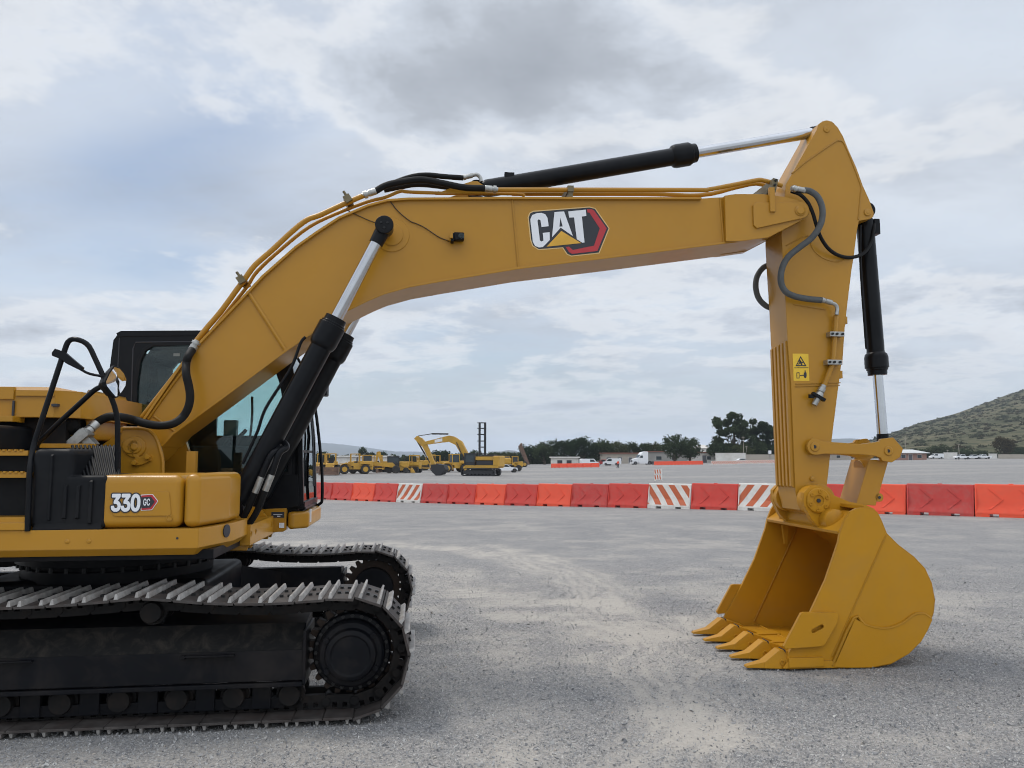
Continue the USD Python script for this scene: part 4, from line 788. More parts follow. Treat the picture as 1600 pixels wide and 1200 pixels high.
RUNS = [([(1010, 1290), (1020, 1190), (1030, 1120), (1020, 1060), (985, 990), (930, 930), (880, 895), (800, 868), (700, 856), (600, 850), (400, 846)], .42, 1.0),
        ([(1130, 1290), (1120, 1190), (1110, 1120), (1080, 1040), (1040, 980), (985, 935), (930, 900), (850, 872), (760, 850)], .26, .8),
        ([(720, 920), (640, 890), (520, 865), (380, 850)], .9, .65), ([(1600, 975), (1480, 955), (1380, 935)], .8, .4), ([(800, 1290), (780, 1150), (760, 1080)], .55, .35),
        ([(1090, 1000), (1130, 960), (1200, 930)], .4, .5), ([(1240, 1100), (1130, 1040), (1000, 960)], .3, .35), ([(620, 1290), (560, 1210), (200, 1190), (-100, 1190)], .35, .45)]
wob = np.c_[noi(.9, .9, 11, 3), noi(.9, .9, 12, 3)] - .5
P0 = P0 + wob * .9
run = np.zeros(len(P0))
for path, w, a in RUNS: run = np.maximum(run, a * swath([gr(*p) for p in path], w))
P0 = np.c_[GXX.ravel(), GYY.ravel()]
n1, n2, n3 = noi(.35, .55, 1), noi(1.6, 2.2, 2, 6), noi(.05, .16, 3)
zone = np.exp(-((P0[:, 0] - .6) / 2.6) ** 2 - ((P0[:, 1] - 7.6) / 4.2) ** 2)
dust = np.clip(zone * (.06 + .38 * ss(n2 * .6 + n1 * .4, .40, .62)) + run * (.52 + .85 * n2) + .75 * ss(n1 * .45 + n2 * .55, .52, .70) * (P0[:, 1] < 60) * .55, 0, 1)
far = ss(P0[:, 1], 18, 40); dust = dust * (1 - far) + far * .30 * ss(n3 * .5 + noi(.015, .25, 5) * .5, .47, .62)
rut = -.020 * run * (n2 - .3)
z = gz(P0[:, 0], P0[:, 1]) + (rut + .012 * (noi(2.5, 2.5, 7) - .5)) * (1 - far)
idx = np.arange(len(P0)).reshape(GXX.shape)
F = np.vstack([np.c_[idx[:-1, :-1].ravel(), idx[:-1, 1:].ravel(), idx[1:, 1:].ravel()], np.c_[idx[:-1, :-1].ravel(), idx[1:, 1:].ravel(), idx[1:, :-1].ravel()]])
GRAVEL = M('gravel', {
    'g': ('geometry', {}), 'at': ('attribute', dict(attribute='dust')),
    'v1': ('voronoi_texture', dict(scale=74.0, randomness=1.0)), 'v2': ('voronoi_texture', dict(scale=170.0)), 'n1': ('noise_texture', dict(scale=26.0, detail=8.0, roughness=.75)),
    'nb': ('noise_texture', dict(scale=.8, detail=8.0, roughness=.65)), 'n5': ('noise_texture', dict(scale=7.0, detail=6.0, roughness=.7)),
    'hs': ('rgb_to_bw', {}), 'r1': ('rgb_ramp', dict(ramp=[(0, (.135, .138, .146)), (.4, (.228, .227, .229)), (.75, (.312, .310, .308)), (.93, (.42, .415, .405)), (1, (.50, .49, .47))])),
    'h2': ('rgb_to_bw', {}), 'r2': ('rgb_ramp', dict(ramp=[(0, (.62,) * 3), (.6, (1, 1, 1)), (1, (1.22, 1.2, 1.17))])), 'mm': ('mix', dict(mix_type='multiply', fac=.8)),
    'rb': ('rgb_ramp', dict(ramp=[(.32, (.82, .83, .85)), (.66, (1.12, 1.10, 1.07))])), 'mb': ('mix', dict(mix_type='multiply', fac=1.0)),
    'dc': ('rgb_ramp', dict(ramp=[(.3, (.38, .352, .312)), (.7, (.49, .457, .410))])), 'dj': ('math', dict(math_type='multiply_add', value2=1.1, value3=-.55)), 'da': ('math', dict(math_type='add', use_clamp=True)),
    'dk': ('math', dict(math_type='multiply', value2=.86)), 'dm': ('mix', {}),
    'bh': ('mix', dict(fac=.45)), 'b1': ('bump', dict(strength=.75, distance=.012)), 'p': ('principled_bsdf', dict(roughness=.88, specular_ior_level=.25))},
    [('g.position', 'v1.vector'), ('g.position', 'v2.vector'), ('g.position', 'n1.vector'), ('g.position', 'nb.vector'), ('g.position', 'n5.vector'),
     ('v1.color', 'hs.color'), ('hs.val', 'r1.fac'), ('v2.color', 'h2.color'), ('h2.val', 'r2.fac'), ('r1.color', 'mm.color1'), ('r2.color', 'mm.color2'), ('nb.fac', 'rb.fac'), ('mm.color', 'mb.color1'), ('rb.color', 'mb.color2'),
     ('n1.fac', 'dc.fac'), ('n5.fac', 'dj.value1'), ('dj.value', 'da.value1'), ('at.fac', 'da.value2'), ('da.value', 'dk.value1'), ('dk.value', 'dm.fac'), ('mb.color', 'dm.color1'), ('dc.color', 'dm.color2'), ('dm.color', 'p.base_color'),
     ('v1.distance', 'bh.color1'), ('n1.color', 'bh.color2'), ('bh.color', 'b1.height'), ('b1.normal', 'p.normal')])
GV = np.c_[P0, z]
gm = usdkit.mesh(stage, path_for('ground'), trimesh.Trimesh(GV, F, process=False), GRAVEL, smooth=True)
UsdGeom.PrimvarsAPI(gm).CreatePrimvar('dust', Sdf.ValueTypeNames.FloatArray, 'vertex').Set(Vt.FloatArray.FromNumpy(dust.astype(np.float32)))
tag(gm.GetPrim(), 'grey gravel yard with pale dusty wheel runs', kind='structure')
# ------------------------------------------------------------------ hills
def polar_hill(name, sky, d0, d1, d2, base, mat, label, seed, rough, nc=160, nr=36):
    """Ground that rises from distance d0 to a ridge at d1 and falls away to d2; sky lists the skyline (column, row)."""
    us = np.linspace(sky[0][0], sky[-1][0], nc); vs = np.interp(us, [p[0] for p in sky], [p[1] for p in sky])
    top = (HORIZON - vs) / FPX * d1 + CAM_H; V = []
    for i, (u, h) in enumerate(zip(us, top)):
        for t in np.linspace(0, 1, nr):
            d = d0 + (d1 - d0) * t / .7 if t < .7 else d1 + (d2 - d1) * (t - .7) / .3
            f = (t / .7) ** 1.15 if t < .7 else 1 - (t - .7) / .3
            x, y = at(u, d); V.append((x, y, base + (h - base) * f))
    V = np.array(V); n = meshkit.fbm(V * (1 / (d1 * .08), 1 / (d1 * .08), 0), 6, seed) - .5
    V[:, 2] += n * rough * np.clip((V[:, 2] - base) / (top.max() * .3), 0, 1)
    idx = np.arange(nc * nr).reshape(nc, nr)
    F = np.vstack([np.c_[idx[:-1, :-1].ravel(), idx[1:, :-1].ravel(), idx[1:, 1:].ravel()], np.c_[idx[:-1, :-1].ravel(), idx[1:, 1:].ravel(), idx[:-1, 1:].ravel()]])
    m = trimesh.Trimesh(V, F, process=False)
    if m.face_normals[:, 2].mean() < 0: m.invert()
    struct(name, m, mat, label, smooth=True); return m
def hillmat(name, a, b, c, s):
    return M(name, {'g': ('geometry', {}), 'n1': ('noise_texture', dict(scale=s, detail=8.0, roughness=.65)), 'n2': ('noise_texture', dict(scale=s * 9, detail=8.0, roughness=.72)),
        'r1': ('rgb_ramp', dict(ramp=[(.40, a), (.62, b)])), 'r2': ('rgb_ramp', dict(ramp=[(.44, (0, 0, 0)), (.60, (1, 1, 1))])), 'm': ('mix', dict(color2=c)), 'p': ('diffuse_bsdf', {})},
        [('g.position', 'n1.vector'), ('g.position', 'n2.vector'), ('n1.fac', 'r1.fac'), ('n2.fac', 'r2.fac'), ('r2.color', 'm.fac'), ('r1.color', 'm.color1'), ('m.color', 'p.color')], surface='p.BSDF')
HM = hillmat('scrub_hillside', (.092, .092, .058), (.150, .135, .088), (.060, .066, .042), .008)
HF = hillmat('far_mountain', (.05, .065, .05), (.07, .075, .055), (.04, .055, .045), .0008)
hill = polar_hill('hill', [(1230, 716), (1300, 706), (1370, 685), (1395, 675.5), (1440, 660), (1500, 643), (1545, 628), (1600, 609), (1680, 583), (1800, 545), (1950, 520), (2200, 560), (2600, 680), (2700, 716)], 430, 1300, 2300, 1.0, HM, 'scrubby green brown hill rising at the right edge', 3, 10)
polar_hill('mountain', [(-900, 700), (-300, 684), (200, 680), (430, 688), (500, 692.5), (545, 695), (580, 699), (615, 703.5), (660, 706), (705, 709), (745, 712), (790, 715)], 7000, 9500, 12000, -2, HF, 'long blue mountain fading into haze at the left', 5, 60, 120, 20)
polar_hill('mountain', [(760, 715.5), (782, 705.5), (793, 703), (805, 704), (822, 711), (835, 716)], 5500, 6500, 8000, -2, HF, 'small blue peak above the trees beside the black mast', 6, 10, 40, 20)
polar_hill('mountain', [(1100, 712), (1200, 696), (1280, 685), (1330, 684.5), (1380, 688), (1440, 694), (1600, 700), (1800, 716)], 5500, 6500, 8000, -2, HF, 'flat blue ridge seen between the stick and its cylinder rod', 8, 14, 60, 20)
# scrub on the hillside
rng = np.random.default_rng(4)
def leaf_mat(name, a, b, tr=.35):
    return M(name, {'g': ('geometry', {}), 'oi': ('object_info', {}), 'ad': ('math', dict(math_type='multiply_add', value2=.7, value3=0.0)), 'a2': ('math', dict(math_type='multiply_add', value2=.3)),
        'r': ('rgb_ramp', dict(ramp=[(0, a), (1, b)])), 'd': ('diffuse_bsdf', {}), 't': ('translucent_bsdf', {}), 'm': ('mix_closure', dict(fac=tr))},
        [('g.random_per_island', 'ad.value1'), ('oi.random', 'a2.value1'), ('ad.value', 'a2.value3'), ('a2.value', 'r.fac'), ('r.color', 'd.color'), ('r.color', 't.color'), ('d.BSDF', 'm.closure1'), ('t.BSDF', 'm.closure2')], surface='m.closure')
LV = [leaf_mat('leaves_dark', (.032, .050, .027), (.115, .140, .070)), leaf_mat('leaves_olive', (.050, .064, .032), (.135, .145, .075)), leaf_mat('leaves_brown', (.05, .042, .022), (.11, .09, .05)), leaf_mat('scrub_leaves', (.058, .064, .038), (.100, .103, .062))]
BARK = plain('bark', (.10, .08, .06), .9, var=.3, scale=3)
def instancer(name, protos, mats, pos, idx, scales, quats, label):
    pi = UsdGeom.PointInstancer.Define(stage, path_for(name)); base = str(pi.GetPath()); paths = []
    for i, (m, mt) in enumerate(zip(protos, mats)):
        usdkit.mesh(stage, f'{base}/piece_{i:03d}', m, mt, smooth=False); paths.append(Sdf.Path(f'{base}/piece_{i:03d}'))
    pi.CreatePrototypesRel().SetTargets(paths)
    pi.CreatePositionsAttr(Vt.Vec3fArray.FromNumpy(pos.astype(np.float32))); pi.CreateProtoIndicesAttr(Vt.IntArray.FromNumpy(idx.astype(np.int32)))
    pi.CreateScalesAttr(Vt.Vec3fArray.FromNumpy(scales.astype(np.float32)))
    pi.CreateOrientationsAttr([Gf.Quath(float(q[0]), float(q[1]), float(q[2]), float(q[3])) for q in quats] if len(quats) < 5000 else Vt.QuathArray([Gf.Quath(*map(float, q)) for q in quats]))
    tag(pi.GetPrim(), label, kind='stuff'); return pi
def blob(seed, n=40, r=1.0):
    g = np.random.default_rng(seed); V, F = [], []
    for i in range(n):
        c = g.normal(size=3); c /= np.linalg.norm(c); c *= r * g.uniform(.45, 1.0); c[2] = abs(c[2]) * .8
        a = g.normal(size=(3, 3)) * .28 * r; V += list(c + a); F.append((3 * i, 3 * i + 1, 3 * i + 2))
    return trimesh.Trimesh(np.array(V), F, process=False)
hf = hill.triangles_center; ok = (hf[:, 1] < 1300 * .999) & (hf[:, 2] > 1.5); w = hill.area_faces * ok * (.25 + meshkit.fbm(hf / 90, 4, 9) ** 2 * 3); pick = rng.choice(len(hf), 6000, p=w / w.sum())
tri = hill.triangles[pick]; bc = rng.dirichlet((1, 1, 1), len(pick)); pos = (tri * bc[:, :, None]).sum(1)
sc = rng.lognormal(.55, .38, len(pick))[:, None] * np.array([1.2, 1.2, .85]); qs = np.c_[np.cos(a := rng.uniform(0, 3, len(pick))), np.zeros((len(pick), 2)), np.sin(a)]
instancer('hillside_scrub', [blob(k) for k in range(4)], [LV[3], LV[1], LV[3], LV[2]], pos, rng.integers(0, 4, len(pick)), sc, qs, 'scrub bushes dotted over the hillside')

# ------------------------------------------------------------------ trees
def tree(name, label, u, d, top_v, width_px, mat=0, trunk=.22, seed=0, leaves=1500, squash=1.0, airy=0.0, group='trees beyond the yard', dx=0):
    g = np.random.default_rng(seed + 100); b = on(u, d, -.1); H = (HORIZON - top_v) / FPX * d + CAM_H - b[2]; W = width_px / FPX * d / 2
    t = thing(name, label, 'tree', b, 0, group)
    lo = H * trunk; V, F = [], []; mid, hh_ = (lo + H) / 2, (H - lo) / 2
    nb = 26 if not airy else 40; cs = []
    for i in range(nb):
        q = g.normal(size=3); q /= np.linalg.norm(q); q[2] = q[2] if q[2] > -.5 else -q[2]; rad = g.uniform(.50, .86) if not airy else g.uniform(.35, .95)
        cs.append((q[0] * rad * W, q[1] * rad * W, mid + q[2] * rad * hh_ * .92 - .05 * hh_, W * g.uniform(.20, .36) * (1 - .45 * airy)))
    size = max(.17, W * .065); pts = []
    core = int(leaves * (.40 if not airy else .06)); per = (leaves - core) // nb
    q = g.normal(size=(core, 3)); q /= np.linalg.norm(q, axis=1)[:, None]; q *= (g.uniform(0, 1, core) ** .4)[:, None] * .80; pts.append(q * (W, W, hh_) + (0, 0, mid - .06 * hh_))
    for cx, cy, cz, r in cs:
        q = g.normal(size=(per, 3)); q /= np.linalg.norm(q, axis=1)[:, None]; q *= (r * g.uniform(.1, 1.15, per) ** .5)[:, None]; q[:, 2] *= .8; pts.append(q + (cx, cy, cz))
    pts = np.vstack(pts); pts = pts[pts[:, 2] > lo * .8]
    A = g.normal(size=(len(pts), 2, 3)); A /= np.linalg.norm(A, axis=2)[:, :, None]; A *= (size * g.uniform(.6, 1.4, len(pts)))[:, None, None]
    V = np.stack([pts - A[:, 0], pts + A[:, 1] * .7, pts + A[:, 0], pts - A[:, 1] * .7], 1).reshape(-1, 3); k4 = np.arange(len(pts)) * 4; F = np.vstack([np.c_[k4, k4 + 1, k4 + 2], np.c_[k4, k4 + 2, k4 + 3]])
    obj('crown', trimesh.Trimesh(V, F, process=False), LV[mat], t, smooth=False)
    tk = [lathe((0, 0, -.3), (0, 0, H * .75), [(0, W * .09 + .08), (H * .3, W * .06 + .05), (H * .75, .04)], 8)]
    for cx, cy, cz, r in cs[:7]: tk.append(cyl((0, 0, lo * .9 + .1), (cx * .9, cy * .9, cz), W * .03 + .03, .02, 6))
    obj('trunk', cat_(tk), BARK, t)
    return t
TR = [
 (826, 285, 696, 34, 0, 'round dark tree just right of the raised brown dump body'), (851, 280, 690, 40, 0, 'leafy tree behind the left end of the far orange barrier row'), (881, 276, 686, 42, 0, 'broad tree behind the middle of the far orange barriers'),
 (908, 272, 681, 44, 0, 'tallest dark tree of the hedge left of the low building'), (938, 276, 687.5, 42, 0, 'dark tree over the left end of the low building'), (964, 280, 688, 34, 1, 'lighter tree behind the person in the orange vest'),
 (986, 284, 690, 30, 0, 'small dark tree just left of the white truck tractor'), (1006, 284, 690, 32, 0, 'dark tree straight above the white truck tractor'), (1027, 284, 691, 28, 1, 'small pale green tree right of the white truck tractor'),
 (1054, 252, 677, 40, 0, 'domed dark tree in front of the low building, the taller of the pair'), (1078, 254, 684, 40, 0, 'wide dark tree leaning on the domed one in front of the building'),
 (1126, 262, 690, 48, 0, 'bushy low tree at the left foot of the tall eucalyptus'), (1152, 258, 694, 44, 1, 'olive green bush tree below the tall eucalyptus'), (1178, 262, 688, 40, 0, 'dark bush tree between the tall eucalyptus and the sign'), (1204, 264, 690, 36, 0, 'dark bush tree beside the digging arm at the edge of the sign'),
 (503, 300, 705, 26, 0, 'dark tree behind the cab grab rail on the far left'), (521, 320, 710, 16, 1, 'small olive tree above the loader with the brown bucket'), (538, 310, 711, 24, 1, 'low olive tree left of the tall round one on the mountain line'),
 (567, 300, 697, 15, 0, 'tall narrow round tree standing clear against the blue mountain'), (580, 300, 705, 16, 0, 'dark tree close to the right of the tall narrow one'), (598, 300, 704, 18, 0, 'round dark tree behind the backhoe loader'), (613, 310, 709.5, 14, 1, 'small tree right of the raised backhoe arm'), (637, 320, 711, 20, 1, 'low tree behind the tracked loader canopy'),
 (690, 300, 704, 34, 0, 'dark tree seen under the arched arm of the distant excavator'), (722, 305, 707, 26, 0, 'dark tree left of the distant excavator cab'), (742, 300, 704, 26, 0, 'dark tree behind the distant excavator cab'), (770, 300, 705, 28, 0, 'dark tree at the right foot of the black mast'), (797, 300, 706, 30, 1, 'olive tree between the black mast and the dump body'),
 (1570, 420, 681, 30, 2, 'brownish green tall tree on the right before the hill'), (1592, 430, 699, 26, 0, 'dark green tree at the right edge before the hill'), (1532, 430, 705, 24, 0, 'low dark tree above the white parked cars'), (1505, 425, 703, 28, 0, 'dark tree left of the row of white cars at the hill foot'), (1472, 420, 698, 36, 1, 'olive tree right of the metal roofed building'), (1440, 430, 703, 26, 0, 'dark tree behind the metal roofed building'), (1552, 430, 708, 20, 1, 'small olive tree left of the brownish tall one')]
TR = [(u, d, 715 - (715 - tv) * 1.08, w * 1.22, m, lb) for u, d, tv, w, m, lb in TR]
for i, (u, d, tv, w, m, lb) in enumerate(TR): tree('tree', lb, u, d, tv, w, m, .07, i, 2400)
tree('eucalyptus_tree', 'tallest airy eucalyptus left of the digging arm, sky showing through', 1148, 266, 640, 78, 0, .12, 61, 3600, 1, 1.0)
tree('eucalyptus_tree', 'second tall eucalyptus close behind the digging arm', 1188, 268, 652, 58, 0, .12, 62, 3400, 1, 1.0)
tree('eucalyptus_tree', 'thin eucalyptus partly behind the digging arm, right of the other two', 1212, 270, 658, 42, 0, .12, 63, 2400, 1, 1.0)
def hedge(label, u0, u1, d, top_v, seed, n=900, m=0):
    g = np.random.default_rng(seed); V, F = [], []
    for k in range(n):
        u = g.uniform(u0, u1); b = on(u, d + g.uniform(-4, 4)); H = (HORIZON - top_v) / FPX * d + CAM_H - b[2]
        c = b + (0, 0, H * g.uniform(0, 1) * (.6 + .5 * math.sin(u * .21 + seed) ** 2)); A = g.normal(size=(2, 3)) * .5
        V += [c - A[0], c + A[1], c + A[0], c - A[1]]; F += [(4 * k, 4 * k + 1, 4 * k + 2), (4 * k, 4 * k + 2, 4 * k + 3)]
    p = obj('hedge', trimesh.Trimesh(np.array(V), F, process=False), LV[m], None, smooth=False); tag(p, label, kind='stuff')
hedge('dark undergrowth behind the parked machines on the left', 470, 830, 330, 713, 1, 5000); hedge('dark undergrowth behind the low building', 820, 1235, 305, 710, 2, 5000); hedge('dark undergrowth along the foot of the hill', 1290, 1620, 440, 709, 3, 5000)

# ------------------------------------------------------------------ plastic water barriers
BAR = dict(red=plain('barrier_red', (.60, .048, .032), .42, var=.06, scale=3, dirt=(.32, .20, .16), dirt_amt=.20), dark=plain('barrier_faded_red', (.53, .047, .037), .5, var=.08, scale=3, dirt=(.30, .20, .17), dirt_amt=.3),
           orange=plain('barrier_orange', (.82, .088, .036), .40, var=.05, scale=3, dirt=(.5, .2, .12), dirt_amt=.15), white=plain('barrier_white', (.72, .70, .66), .5, var=.05, dirt=(.42, .36, .29), dirt_amt=.35), stripe=plain('barrier_stripe', (.52, .115, .04), .45, var=.06, dirt=(.4, .25, .18), dirt_amt=.2))
BHT, BL = 1.05, 2.0
PROF = [(-.30, .10), (-.30, .16), (-.20, .40), (-.135, 1.0), (-.105, BHT), (.105, BHT), (.135, 1.0), (.20, .40), (.30, .16), (.30, .10)]
def yface(z): return -np.interp(z, [.10, .16, .40, 1.0, 1.05], [.30, .30, .20, .135, .105])
def patch(ps, th=.005, side=-1):
    """A quad or strip of (x, z) points laid on the sloping face: pairs (left, right) at rising heights."""
    V = []
    for (xl, xr, zz) in ps:
        for o in (-.004, th):
            y = yface(zz) - o; V += [(xl, y, zz), (xr, y, zz)]
    V = np.array(V); F = []; n = len(ps)
    for i in range(n - 1):
        a, b = 4 * i, 4 * (i + 1)
        F += [(a + 2, a + 3, b + 3), (a + 2, b + 3, b + 2), (a, b + 1, a + 1), (a, b, b + 1), (a, a + 2, b + 2), (a, b + 2, b), (a + 1, b + 3, a + 3), (a + 1, b + 1, b + 3)]
    e = 4 * (n - 1); F += [(0, 1, 3), (0, 3, 2), (e, e + 3, e + 1), (e, e + 2, e + 3)]
    m = trimesh.Trimesh(V, F, process=False)
    return m if side < 0 else spun(m, PI)
def barrier(kind, slant, label, loc, rz, group):
    t = thing('water_barrier', label, 'barrier', loc, rz, group); mt = BAR[kind]
    bev = .03; body = []
    for x0, x1, s in ((-BL / 2 + .004, -BL / 2 + .05, 0), (-BL / 2 + .05, BL / 2 - .05, 1), (BL / 2 - .05, BL / 2 - .004, 2)):
        body.append(extx(PROF, x0, x1) if s == 1 else hull([(x, y * f, zz) for y, zz in PROF for x, f in (((x0, .90), (x1, 1)) if s == 0 else ((x0, 1), (x1, .90)))]))
    obj('body', cat_(body), mt, t)
    for a, b in ((-1.0, -.58), (-.34, .34), (.58, 1.0)): obj('foot', bx(a + .01, b - .01, -.298, .298, 0, .1005), mt, t)
    obj('filler_cap', cyl((0, 0, BHT - .01), (0, 0, BHT + .02), .07, seg=16), mt, t)
    zs = [.17, .28, .40, .60, .80, .995]
    for side in (-1, 1):
        if kind == 'white':
            for x0 in np.arange(-1.5, 1.2, .58):
                ps = []
                for zz in zs:
                    a, b = x0 + slant * (zz - .6) * .75, x0 + .29 + slant * (zz - .6) * .75
                    ps.append((np.clip(a, -.985, .985), np.clip(b, -.985, .985), zz))
                if max(b - a for a, b, _ in ps) > .02: obj('stripe', patch(ps, .004, side), BAR['stripe'], t, smooth=False)
        else:
            # pressed arrow marks
            for x0 in (-.62, .22):
                for s, zz in ((1, (.25, .57)), (-1, (.57, .90))):
                    ps = [(x0 + .36 * (1 - abs(q - .57) / .33), x0 + .06 + .36 * (1 - abs(q - .57) / .33), q) for q in np.linspace(*zz, 4)]
                    obj('arrow_mark', patch(ps, .014, side), mt, t, smooth=False)
    return t
BTH = .7097; BX, BY0, BS = 15.19, 25.42, 2.03
LB = [(-1, 'orange', 0, 'orange barrier cut by the right edge of the photo'), (0, 'dark', 0, 'faded dark red barrier, second from the right edge of the photo'), (1, 'orange', 0, 'orange barrier directly right of the bucket linkage'), (2, 'red', 0, 'red barrier seen between the digging arm and the bucket link'),
      (3, 'white', 1, 'orange and white striped barrier directly behind the lower digging arm'), (4, 'red', 0, 'red barrier standing between the two striped ones left of the arm'), (5, 'white', -1, 'striped barrier with stripes leaning left, right of the middle of the row'), (6, 'red', 0, 'red barrier just left of the striped one with left leaning stripes'),
      (7, 'dark', 0, 'faded red barrier second to the left of the left leaning stripes'), (8, 'orange', 0, 'orange barrier under the person in the vest, third left of left leaning stripes'), (9, 'red', 0, 'red barrier between two orange ones in the middle of the row'), (10, 'orange', 0, 'orange barrier below the distant excavator'),
      (11, 'red', 0, 'red barrier directly left of the orange one below the distant excavator'), (12, 'dark', 0, 'faded red barrier just right of the leftmost striped one'), (13, 'white', 1, 'leftmost striped barrier of the near row'), (14, 'red', 0, 'red barrier just left of the leftmost striped one'), (15, 'orange', 0, 'orange barrier second left of the leftmost striped one'),
      (16, 'red', 0, 'red barrier just left of the leftmost orange one'), (17, 'dark', 0, 'faded red barrier beside the cab grab rail'), (18, 'red', 0, 'red barrier seen through the cab windscreen, right one'), (19, 'dark', 0, 'faded red barrier seen through the cab windscreen, left one')]
PRO = {}
for k, kind, sl, lb in LB:
    xm, ym = BX - (k + .5) * BS * math.cos(BTH), BY0 + (k + .5) * BS * math.sin(BTH); z_ = float(gz(xm, ym)) - .01
    jit = random.Random(k).uniform(-.02, .02); key = (kind, sl); rz = -BTH + jit
    if key not in PRO: PRO[key] = barrier(kind, sl, lb, (xm, ym, z_), rz, 'near row of plastic water barriers')
    else: dup(PRO[key], lb, (xm, ym, z_), rz, 'near row of plastic water barriers')
ORD = ['leftmost', 'second from the left', 'third from the left', 'fourth from the left', 'fifth from the left', 'sixth from the left', 'rightmost']
def row(key, u0, u1, d, n, label, group, rz=0.0):
    for i in range(n):
        u = u0 + (u1 - u0) * (i + .5) / n; dup(PRO[key], label + ', ' + (ORD[-1] if i == n - 1 else ORD[i]), on(u, d), rz, group)
row(('orange', 0), 861, 936, 190, 6, 'far orange barrier left of the person in the vest', 'far orange barriers left of the person', .12)
row(('orange', 0), 1022, 1098, 215, 7, 'far orange barrier before the long low building', 'far orange barriers before the low building')
row(('white', 1), 1112, 1150, 205, 4, 'far barrier with crisp stripes before the tall trees', 'far striped barriers before the tall trees')
row(('white', -1), 1150, 1218, 215, 6, 'far pale striped barrier before the white boundary walls', 'far pale striped barriers at the foot of the tall trees')
bd = thing('striped_barricade', 'small upright barricade of two red and white striped boards on the gravel', 'barricade', on(1028, 82), .1)
for z0 in (.12, .72):
    b_ = obj('board', bx(-.42, .42, -.03, .03, z0, z0 + .50), BAR['white'], bd)
    for x in np.arange(-.36, .40, .26): obj('stripe', hull([(x + a, y, zz) for a, zz in ((0, z0 + .03), (.12, z0 + .03), (-.06, z0 + .47), (.06, z0 + .47)) for y in (-.036, .036)]), BAR['stripe'], b_)
for x in (-.36, .36): obj('leg', cat_([bx(x - .03, x + .03, -.028, .028, 0, 1.24), bx(x - .03, x + .03, -.28, .28, 0, .06)]), BAR['white'], bd)

# ------------------------------------------------------------------ distant plant
MY = plain('old_plant_yellow', (.50, .28, .030), .5, var=.10, scale=.8, dirt=(.20, .13, .07), dirt_amt=.45, dirt_scale=.9)
MD = plain('plant_dark_steel', (.022, .022, .024), .6, var=.2); MB = plain('worn_brown_blade', (.14, .085, .06), .75, var=.3, scale=1.2)
TY_, RIM = plain('tyre_rubber', (.022, .021, .020), .85, var=.2, dirt=(.12, .10, .08), dirt_amt=.4), MY
GL = M('vehicle_glass', {'p': ('principled_bsdf', dict(base_color=(.03, .04, .045), roughness=.06))}, [])
WHT = plain('vehicle_white', (.72, .73, .74), .30, var=.03); WALLW = plain('white_render', (.62, .60, .56), .8, var=.08, scale=.6, dirt=(.35, .30, .25), dirt_amt=.4, dirt_scale=.5)
GREYP = plain('grey_vehicle_plastic', (.10, .10, .11), .5)
def wheel(t, x, y, r, w, rim=None, name='wheel'):
    h = obj(name, lathe((x, y - w / 2, r), (x, y + w / 2, r), [(0, r * .55), (0, r * .9), (w * .15, r), (w * .85, r), (w, r * .9), (w, r * .55), (w * .9, r * .55), (w * .9, .01)], 20), TY_, t)
    obj('rim', cat_([lathe((x, y - w / 2 + .02, r), (x, y + w / 2 - .02, r), [(0, .04), (0, r * .56), (w - .04, r * .56), (w - .04, .04)], 14)]), rim or RIM, h)
def lattice_cab(t, x0, x1, y0, y1, z0, z1, mat=MY, glass=True):
    c = obj('cab', cat_([bx(x0 - .08, x1 + .08, y0 - .08, y1 + .08, z1 - .14, z1), bx(x0, x1, y0, y1, z0, z0 + .5)] + [bx(x - .06, x + .06, y - .06, y + .06, z0, z1 - .14) for x in (x0, x1) for y in (y0, y1)]), mat, t)
    if glass: obj('cab_glass', bx(x0 + .03, x1 - .03, y0 + .03, y1 - .03, z0 + .5, z1 - .14), GL, c)
    else: obj('seat', cat_([bx(x0 + .3, x0 + .8, y0 + .3, y1 - .3, z0 + .5, z0 + .75), bx(x0 + .3, x0 + .45, y0 + .3, y1 - .3, z0 + .7, z0 + 1.3)]), MD, c)
